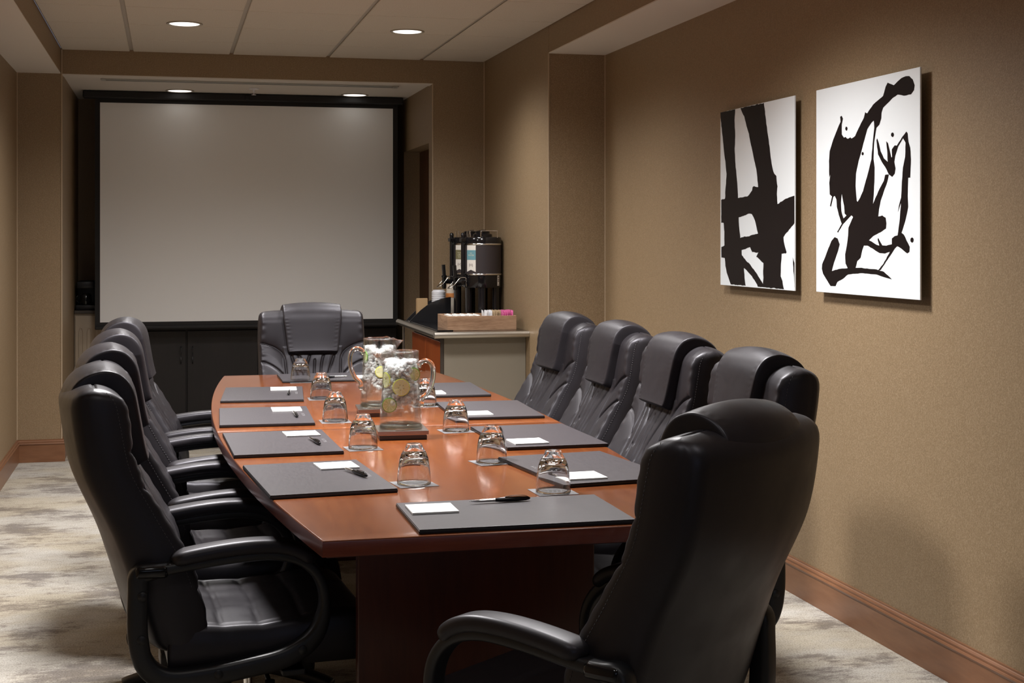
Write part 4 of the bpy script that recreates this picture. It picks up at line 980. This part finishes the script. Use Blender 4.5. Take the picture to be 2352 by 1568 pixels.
def back_mesh():
    bm = bmesh.new(); LP = loop_param(140, 10, 30)
    ZB, ZTOP = 0.405, 1.032
    zs = [ZB + 0.0012, ZB + 0.004, ZB + 0.009, ZB + 0.016, ZB + 0.026]
    k = 0
    while zs[-1] < ZTOP - 0.060: zs.append(zs[-1] + (0.0037 if zs[-1] > 0.54 else 0.012))
    for q in range(1, 15): zs.append(ZTOP - 0.056 * (1 - sin(pi / 2 * q / 14.6)) )
    rings = []
    for z in zs:
        pf = lerp_tab(FRONT, z); th = lerp_tab(THICK, z); wd = lerp_tab(WIDTH, z)
        kt = 1.0
        if z > ZTOP - 0.058: u_ = (z - (ZTOP - 0.058)) / 0.058; kt = sqrt(max(0.0, 1 - u_ * u_))
        if z < ZB + 0.030: u_ = (ZB + 0.030 - z) / 0.030; kt = min(kt, sqrt(max(0.0, 1 - u_ * u_)))
        kw = 1 - (0.11 if z > 0.9 else 0.05) * (1 - kt) ** 2
        pm = pf - th / 2; h = th / 2 * kt; wq = wd * kw
        rc = min(0.011, h * 0.95 + 0.0002)
        ring = []
        for sd, t_ in LP:
            if sd == 'F':
                y = t_ * wq; e = max(0, abs(y) - (wq - rc)); x = h - (rc - sqrt(max(0, rc * rc - e * e)))
                fade = min(1, (ZTOP - z) / 0.02) if z > ZTOP - 0.02 else 1
                x += relief(y, z) * kt * max(0, 1 - e / rc) * 1.0 + 0.010 * (1 - (y / wq) ** 2) * kt * 0.3
                # wings: sides curl slightly forward
                x += 0.012 * (abs(y) / wq) ** 3 * kt
                x -= 0.0018 * kt * exp(-((wq - abs(y) - 0.012) / 0.003) ** 2)
            elif sd == 'R':
                y = t_ * wq; e = max(0, abs(y) - (wq - rc)); x = -h + (rc - sqrt(max(0, rc * rc - e * e))) - (0.034 + 0.014 * max(0, min(1, (0.92 - z) / 0.3))) * kt * (1 - (abs(y) / wq) ** 2.2)
            elif sd == 'L' or sd == 'S':
                s_ = 1 if sd == 'L' else -1
                xa, xb = (h - rc + 0.012 * kt), (-h + rc)
                tt_ = t_ if sd == 'L' else 1 - t_
                x = xa + (xb - xa) * tt_
                y = s_ * (wq + 0.006 * kt * sin(pi * tt_) - 0.0022 * kt * (exp(-((tt_ - 0.04) / 0.05) ** 2) + exp(-((tt_ - 0.93) / 0.05) ** 2)))
            ring.append(bm.verts.new((pm + x, y, z + (0.0 if z < 1.0 else -0.010 * (abs(y) / 0.24) ** 2.5 * ((z - 1.0) / 0.036)))))
        rings.append(ring)
    n = len(LP)
    for A_, B_ in zip(rings, rings[1:]):
        for i in range(n): bm.faces.new([A_[i], A_[(i + 1) % n], B_[(i + 1) % n], B_[i]])
    # top-stitching along both front corners
    for s_ in (-1, 1):
        zc = 0.56
        while zc < 1.015:
            wd = lerp_tab(WIDTH, zc); pf = lerp_tab(FRONT, zc); th = lerp_tab(THICK, zc); kt = 1.0
            if zc > ZTOP - 0.058: kt = sqrt(1 - ((zc - (ZTOP - 0.058)) / 0.058) ** 2)
            x_ = pf - th / 2 + th / 2 * kt - 0.0165 + 0.012 * kt
            dzdx = (lerp_tab(FRONT, zc + 0.004) - pf)
            A = Vector((x_, s_ * (wd + 0.0010), zc)); B = A + Vector((dzdx, 0, 0.0044))
            sweep(bm, [A, B], circ(0.0006, 5), mi=1)
            zc += 0.0078
    for R_ in (rings[0], rings[-1]):
        # close with strips pairing front with rear
        c_ = bm.verts.new(sum((v_.co for v_ in R_), Vector()) / n)
        for i in range(n): bm.faces.new([R_[i], R_[(i + 1) % n], c_])
    return bm
def headrest_mesh():
    """pad that lies on the upper back, wraps over the top and down behind"""
    bm = bmesh.new()
    path = []
    for z in (0.828, 0.835, 0.85, 0.88, 0.91, 0.94, 0.960): path.append((lerp_tab(FRONT, z) + 0.020, z))
    path += [(-0.3065, 0.983), (-0.3115, 1.001), (-0.3205, 1.0165), (-0.334, 1.0285), (-0.352, 1.0355), (-0.374, 1.0385), (-0.397, 1.0360), (-0.418, 1.028), (-0.435, 1.014), (-0.4465, 0.995), (-0.447, 0.972)]
    C_ = catmull([(a, 0, b_) for a, b_ in path], 7)
    for _ in range(14):
        C_ = [C_[0]] + [(C_[k - 1] + C_[k] * 2 + C_[k + 1]) / 4 for k in range(1, len(C_) - 1)] + [C_[-1]]
    m = len(C_); rings = []; NV = 46
    sect = []
    for i in range(NV): sect.append(('T', -1 + 2 * i / NV))
    for i in range(12): sect.append(('E1', i / 12))
    for i in range(NV): sect.append(('B', 1 - 2 * i / NV))
    for i in range(12): sect.append(('E2', i / 12))
    for i, c_ in enumerate(C_):
        tn = (C_[min(i + 1, m - 1)] - C_[max(i - 1, 0)]).normalized(); nn = Vector((tn.z, 0, -tn.x))   # outwards
        u_ = i / (m - 1)
        hw = 0.114 + 0.024 * min(1, u_ / 0.42)
        if u_ > 0.6: hw = 0.138 + 0.012 * ((u_ - 0.6) / 0.4) ** 1.3
        k0 = min(1, u_ / 0.05); k1 = min(1, (1 - u_) / 0.34)
        h = 0.0255 * sqrt(max(0, 1 - (1 - k0) ** 2)) * (0.04 + 0.96 * k1 ** 0.9)
        h = max(h, 0.0006)
        kwid = 1 - 0.05 * (1 - k0) ** 2
        ring = []
        rc = min(h * 0.98, 0.012)
        for sd, t_ in sect:
            wq = hw * kwid
            if sd in ('T', 'B'):
                y = t_ * (wq - rc); puck = 0.0005 * sin(u_ * 150) * exp(-((abs(t_) - 1) / 0.09) ** 2)
                x = (h + 0.006 * (1 - t_ * t_) * min(1, k0) * k1 + puck) if sd == 'T' else -h
            elif sd == 'E1':
                a = pi / 2 - pi * t_; ca, sa = cos(a), sin(a)
                y = wq - rc + rc * math.copysign(abs(ca) ** 0.35, ca); x = h * math.copysign(abs(sa) ** 0.45, sa)
            else:
                a = -pi / 2 - pi * t_; ca, sa = cos(a), sin(a)
                y = -(wq - rc) + rc * math.copysign(abs(ca) ** 0.35, ca); x = h * math.copysign(abs(sa) ** 0.45, sa)
            if sd in ('E1', 'E2'): x -= 0.0012 * exp(-((abs(x) - h * 0.80) / (h * 0.10 + 1e-5)) ** 2) * (1 if x > 0 else 0)
            x -= max(0, min(1, (u_ - 0.58) / 0.30)) * (0.040 * min(1, abs(y) / 0.235) ** 2.0)
            ring.append(bm.verts.new(c_ + nn * x + Vector((0, y, 0))))
        rings.append(ring)
    n = len(sect)
    for A_, B_ in zip(rings, rings[1:]):
        for i in range(n): bm.faces.new([A_[i], A_[(i + 1) % n], B_[(i + 1) % n], B_[i]])
    for R_ in (rings[0], rings[-1]):
        c_ = bm.verts.new(sum((v_.co for v_ in R_), Vector()) / n)
        for i in range(n): bm.faces.new([R_[i], R_[(i + 1) % n], c_])
    return bm
def seat_mesh():
    bm = bmesh.new()
    NX, NY = 64, 60; x0, x1, hw = -0.215, 0.275, 0.248
    ZTP, ZBT = 0.468, 0.352
    def prof(u_):   # top height along depth, waterfall at the front
        x = x0 + (x1 - x0) * u_
        z = ZTP - 0.010 * exp(-((x + 0.02) / 0.12) ** 2) + 0.006 * exp(-((x - 0.17) / 0.07) ** 2)
        return x, z
    SEAMS = [-0.09, 0.0, 0.10]
    g = {}
    for i in range(NX + 1):
        u_ = i / NX; x, z = prof(u_)
        ex = max(0, (x - (x1 - 0.055)) / 0.055); eb = max(0, ((x0 + 0.03) - x) / 0.03)
        dz = 0.045 * (1 - sqrt(max(0, 1 - ex * ex))) + 0.02 * (1 - sqrt(max(0, 1 - eb * eb)))
        for j in range(NY + 1):
            v_ = -1 + 2 * j / NY; wx = hw * (1 - 0.035 * ex * ex); y = v_ * wx
            ey = max(0, (abs(y) - (wx - 0.022)) / 0.022); dy = 0.016 * (1 - sqrt(max(0, 1 - ey * ey)))
            gz = -0.004 * sum(exp(-((x - s_ - 0.006 * cos(y * 12)) / 0.0045) ** 2) for s_ in SEAMS) * (1 if abs(y) < 0.222 else 0) - 0.0042 * exp(-((abs(y) - 0.224) / 0.0045) ** 2)
            gz += 0.0035 * (1 - exp(-min(abs(x - s_) for s_ in SEAMS) / 0.03))
            g[i, j] = bm.verts.new((x, y, z - dz - dy + gz))
    for i in range(NX):
        for j in range(NY): bm.faces.new([g[i, j], g[i + 1, j], g[i + 1, j + 1], g[i, j + 1]])
    ring = [(i, 0) for i in range(NX)] + [(NX, j) for j in range(NY)] + [(NX - i, NY) for i in range(NX)] + [(0, NY - j) for j in range(NY)]
    prev = [g[p] for p in ring]; m = len(ring)
    for zf, ins in ((0.66, -0.003), (0.33, -0.002), (0.08, 0.006), (0.0, 0.020)):
        cur = []
        for p in ring:
            c_ = g[p].co; zz = ZBT + (c_.z - ZBT) * zf
            sx = -1 if p[0] == 0 else (1 if p[0] == NX else 0); sy = -1 if p[1] == 0 else (1 if p[1] == NY else 0)
            cur.append(bm.verts.new((c_.x - sx * ins, c_.y - sy * ins, zz)))
        for i in range(m): bm.faces.new([prev[i], prev[(i + 1) % m], cur[(i + 1) % m], cur[i]])
        prev = cur
    c_ = bm.verts.new((0.03, 0, ZBT))
    for i in range(m): bm.faces.new([prev[i], prev[(i + 1) % m], c_])
    return bm
def build_chair():
    t = empty('office_chair')
    obj('seat', seat_mesh(), M_LEATHER, t, smooth=True)
    obj('backrest', back_mesh(), [M_LEATHER, M_STITCH], t, smooth=True)
    obj('headrest', headrest_mesh(), M_LEATHER, t, smooth=True)
    for s in (-1, 1):
        y = s * 0.264
        path = catmull([(-0.300, y, 0.560), (-0.296, y, 0.600), (-0.262, y, 0.607), (-0.18, y, 0.617), (-0.08, y, 0.627), (0.01, y, 0.628), (0.080, y, 0.606), (0.122, y, 0.556), (0.130, y, 0.490), (0.104, y, 0.425), (0.040, y, 0.385), (-0.05, y, 0.368), (-0.15, y, 0.356), (-0.235, y, 0.357), (-0.283, y, 0.392), (-0.300, y, 0.46)], 6, closed=True)
        for p in path: p.x += 0.015
        bm = bmesh.new(); sc = []
        for p in path:
            lowf = max(0, min(1, (0.50 - p.z) / 0.10)); rear = max(0, min(1, (-0.22 - p.x) / 0.06))
            sc.append((1.0, 1.0 + 0.75 * max(lowf, rear)))
        sweep(bm, path, rrect(0.046, 0.026, 0.009, 3), closed=True, side=(0, 1, 0), scale=sc)
        ar = obj('armrest', bm, M_PLASTIC, t, smooth=True)
        bm = bmesh.new()
        pp = catmull([(-0.228, y, 0.628), (-0.18, y, 0.6375), (-0.10, y, 0.647), (-0.03, y, 0.650), (0.03, y, 0.645), (0.075, y, 0.628), (0.106, y, 0.600)], 7)
        for p in pp: p.x += 0.015
        m = len(pp); sc = []
        for i in range(m):
            e = min(i, m - 1 - i) / 5.0; k = 1 if e >= 1 else sqrt(1 - (1 - e) ** 2) * 0.9 + 0.1
            sc.append((k * (1 - 0.15 * i / m), k))
        sweep(bm, pp, rrect(0.070, 0.034, 0.0155, 5), side=(0, 1, 0), scale=sc)
        obj('arm_pad', bm, M_LEATHER, ar, smooth=True)
        for px, pz in ((-0.276, 0.555), (-0.278, 0.455), (-0.105, 0.362), (0.09, 0.402)):
            q = bmesh.new(); lathe(q, [(0, 0), (0.0105, 0), (0.0105, 0.003), (0.006, 0.0055), (0, 0.006)], n=16)
            for v_ in q.verts: v_.co = Vector((px + v_.co.x, y + s * (0.0225 + v_.co.z), pz + v_.co.y))
            obj('screw_cap', q, M_PLASTIC, ar, auto=40)
        bm = bmesh.new(); box(bm, -0.293, -0.217, y - 0.026, y + 0.026, 0.592, 0.622, 0.010, 3); obj('rear_cap', bm, M_GLOSSBLK, ar, auto=60)
        for xa in (-0.11, 0.045):
            bm = bmesh.new(); box(bm, xa, xa + 0.055, min(y, s * 0.20), max(y, s * 0.20), 0.336, 0.3505, 0.003); obj('arm_bracket', bm, M_PLASTIC, ar)
    bm = bmesh.new(); box(bm, -0.15, 0.15, -0.11, 0.11, 0.300, 0.352, 0.012, 3); box(bm, -0.22, -0.12, -0.04, 0.04, 0.315, 0.352, 0.006); obj('tilt_mechanism', bm, M_PLASTIC, t, auto=40)
    bm = bmesh.new(); tube(bm, [(0.02, -0.10, 0.325), (0.02, -0.20, 0.318), (0.02, -0.235, 0.312)], 0.006); lathe(bm, [(0, 0), (0.012, 0.0), (0.012, 0.02), (0, 0.02)], 0.02, -0.235, 0.302, 12); obj('height_lever', bm, M_PLASTIC, t, smooth=True)
    bm = bmesh.new(); lathe(bm, [(0, 0.22), (0.0145, 0.22), (0.0145, 0.302), (0, 0.302)], n=20); gl = obj('gas_lift', bm, M_CHROME, t, auto=40)
    bm = bmesh.new(); lathe(bm, [(0, 0.075), (0.026, 0.075), (0.026, 0.225), (0.022, 0.235), (0, 0.235)], n=24); obj('lift_cover', bm, M_PLASTIC, gl, auto=40)
    b0 = empty('base'); b0.parent = t
    bm = bmesh.new(); lathe(bm, [(0, 0.07), (0.048, 0.07), (0.050, 0.08), (0.046, 0.128), (0.030, 0.140), (0, 0.142)], n=30); obj('hub', bm, M_PLASTIC, b0, auto=40)
    for k in range(5):
        a = 2 * pi * k / 5 + pi
        u_ = Vector((cos(a), sin(a), 0))
        bm = bmesh.new(); pts = catmull([u_ * 0.03 + Vector((0, 0, 0.108)), u_ * 0.12 + Vector((0, 0, 0.106)), u_ * 0.22 + Vector((0, 0, 0.094)), u_ * 0.295 + Vector((0, 0, 0.079)), u_ * 0.320 + Vector((0, 0, 0.072))], 4)
        sweep(bm, pts, rrect(0.050, 0.034, 0.012, 3), scale=[1.1 - 0.32 * i / len(pts) for i in range(len(pts))]); obj('base_leg', bm, M_PLASTIC, b0, smooth=True)
        cx, cy = u_.x * 0.309, u_.y * 0.309
        fa = a + [1.9, -1.4, 2.3, 0.9, -2.2][k]; f_ = Vector((cos(fa), sin(fa), 0)); sd = Vector((-f_.y, f_.x, 0))
        bm = bmesh.new()
        lathe(bm, [(0, 0.045), (0.006, 0.045), (0.006, 0.074), (0, 0.074)], cx, cy, 0, 10)
        cc = Vector((cx, cy, 0.0272)) + f_ * 0.018
        for s in (-1, 1):
            q = bmesh.new(); lathe(q, [(0, -0.008), (0.023, -0.008), (0.0265, -0.005), (0.0265, 0.005), (0.023, 0.008), (0, 0.008)], n=24)
            Mx = Matrix((( f_.x, 0, sd.x), (f_.y, 0, sd.y), (0, 1, 0)))
            for v_ in q.verts: v_.co = Mx @ v_.co + cc + sd * (s * 0.0145)
            join(bm, q)
        # hood over the two wheels
        hp = [cc + f_ * (0.031 * cos(b_)) + Vector((0, 0, 0.031 * sin(b_))) for b_ in [radians(x_) for x_ in range(10, 171, 16)]]
        sweep(bm, hp, rrect(0.030, 0.004, 0.0015, 1), side=sd)
        obj('caster', bm, M_PLASTIC, b0, auto=40)
    return t
chair0 = build_chair()
GRP = None
CHAIRS = [  # x, y, heading (direction the sitter faces), label
 (0.199, 3.65, 4, 'black leather executive chair on the left side of the table, nearest the camera'),
 (0.192, 4.32, 4, 'black leather executive chair, second nearest on the left side of the table'),
 (0.195, 4.985, 3, 'black leather executive chair, third nearest on the left side of the table'),
 (0.2, 5.685, -3, 'black leather executive chair, farthest on the left side of the table'),
 (1.262, 5.685, 183, 'black leather executive chair, farthest on the right side of the table beside the sideboard'),
 (1.282, 5.055, 180, 'black leather executive chair, second from the sideboard on the right side of the table'),
 (1.264, 4.37, 180, 'black leather executive chair, third from the sideboard on the right side of the table'),
 (1.245, 3.69, 180, 'black leather executive chair right of the table, mostly hidden behind the foreground chair'),
 (0.665, 6.46, -90, 'black leather executive chair at the far head of the table before the screen'),
 (0.798, 2.765, 129, 'black leather executive chair in the foreground seen from behind at the near end'),
]
bases = [0, 0, 0, 20, 10, 0, 0, 0, 30, 20]
for i, (x, y, h, lb) in enumerate(CHAIRS):
    c_ = chair0 if i == 0 else copy_tree(chair0)
    c_.location = (x, y, 0.0007); c_.rotation_euler = (0, 0, radians(h)); tag(c_, lb, 'chair', 'executive chairs around the conference table')
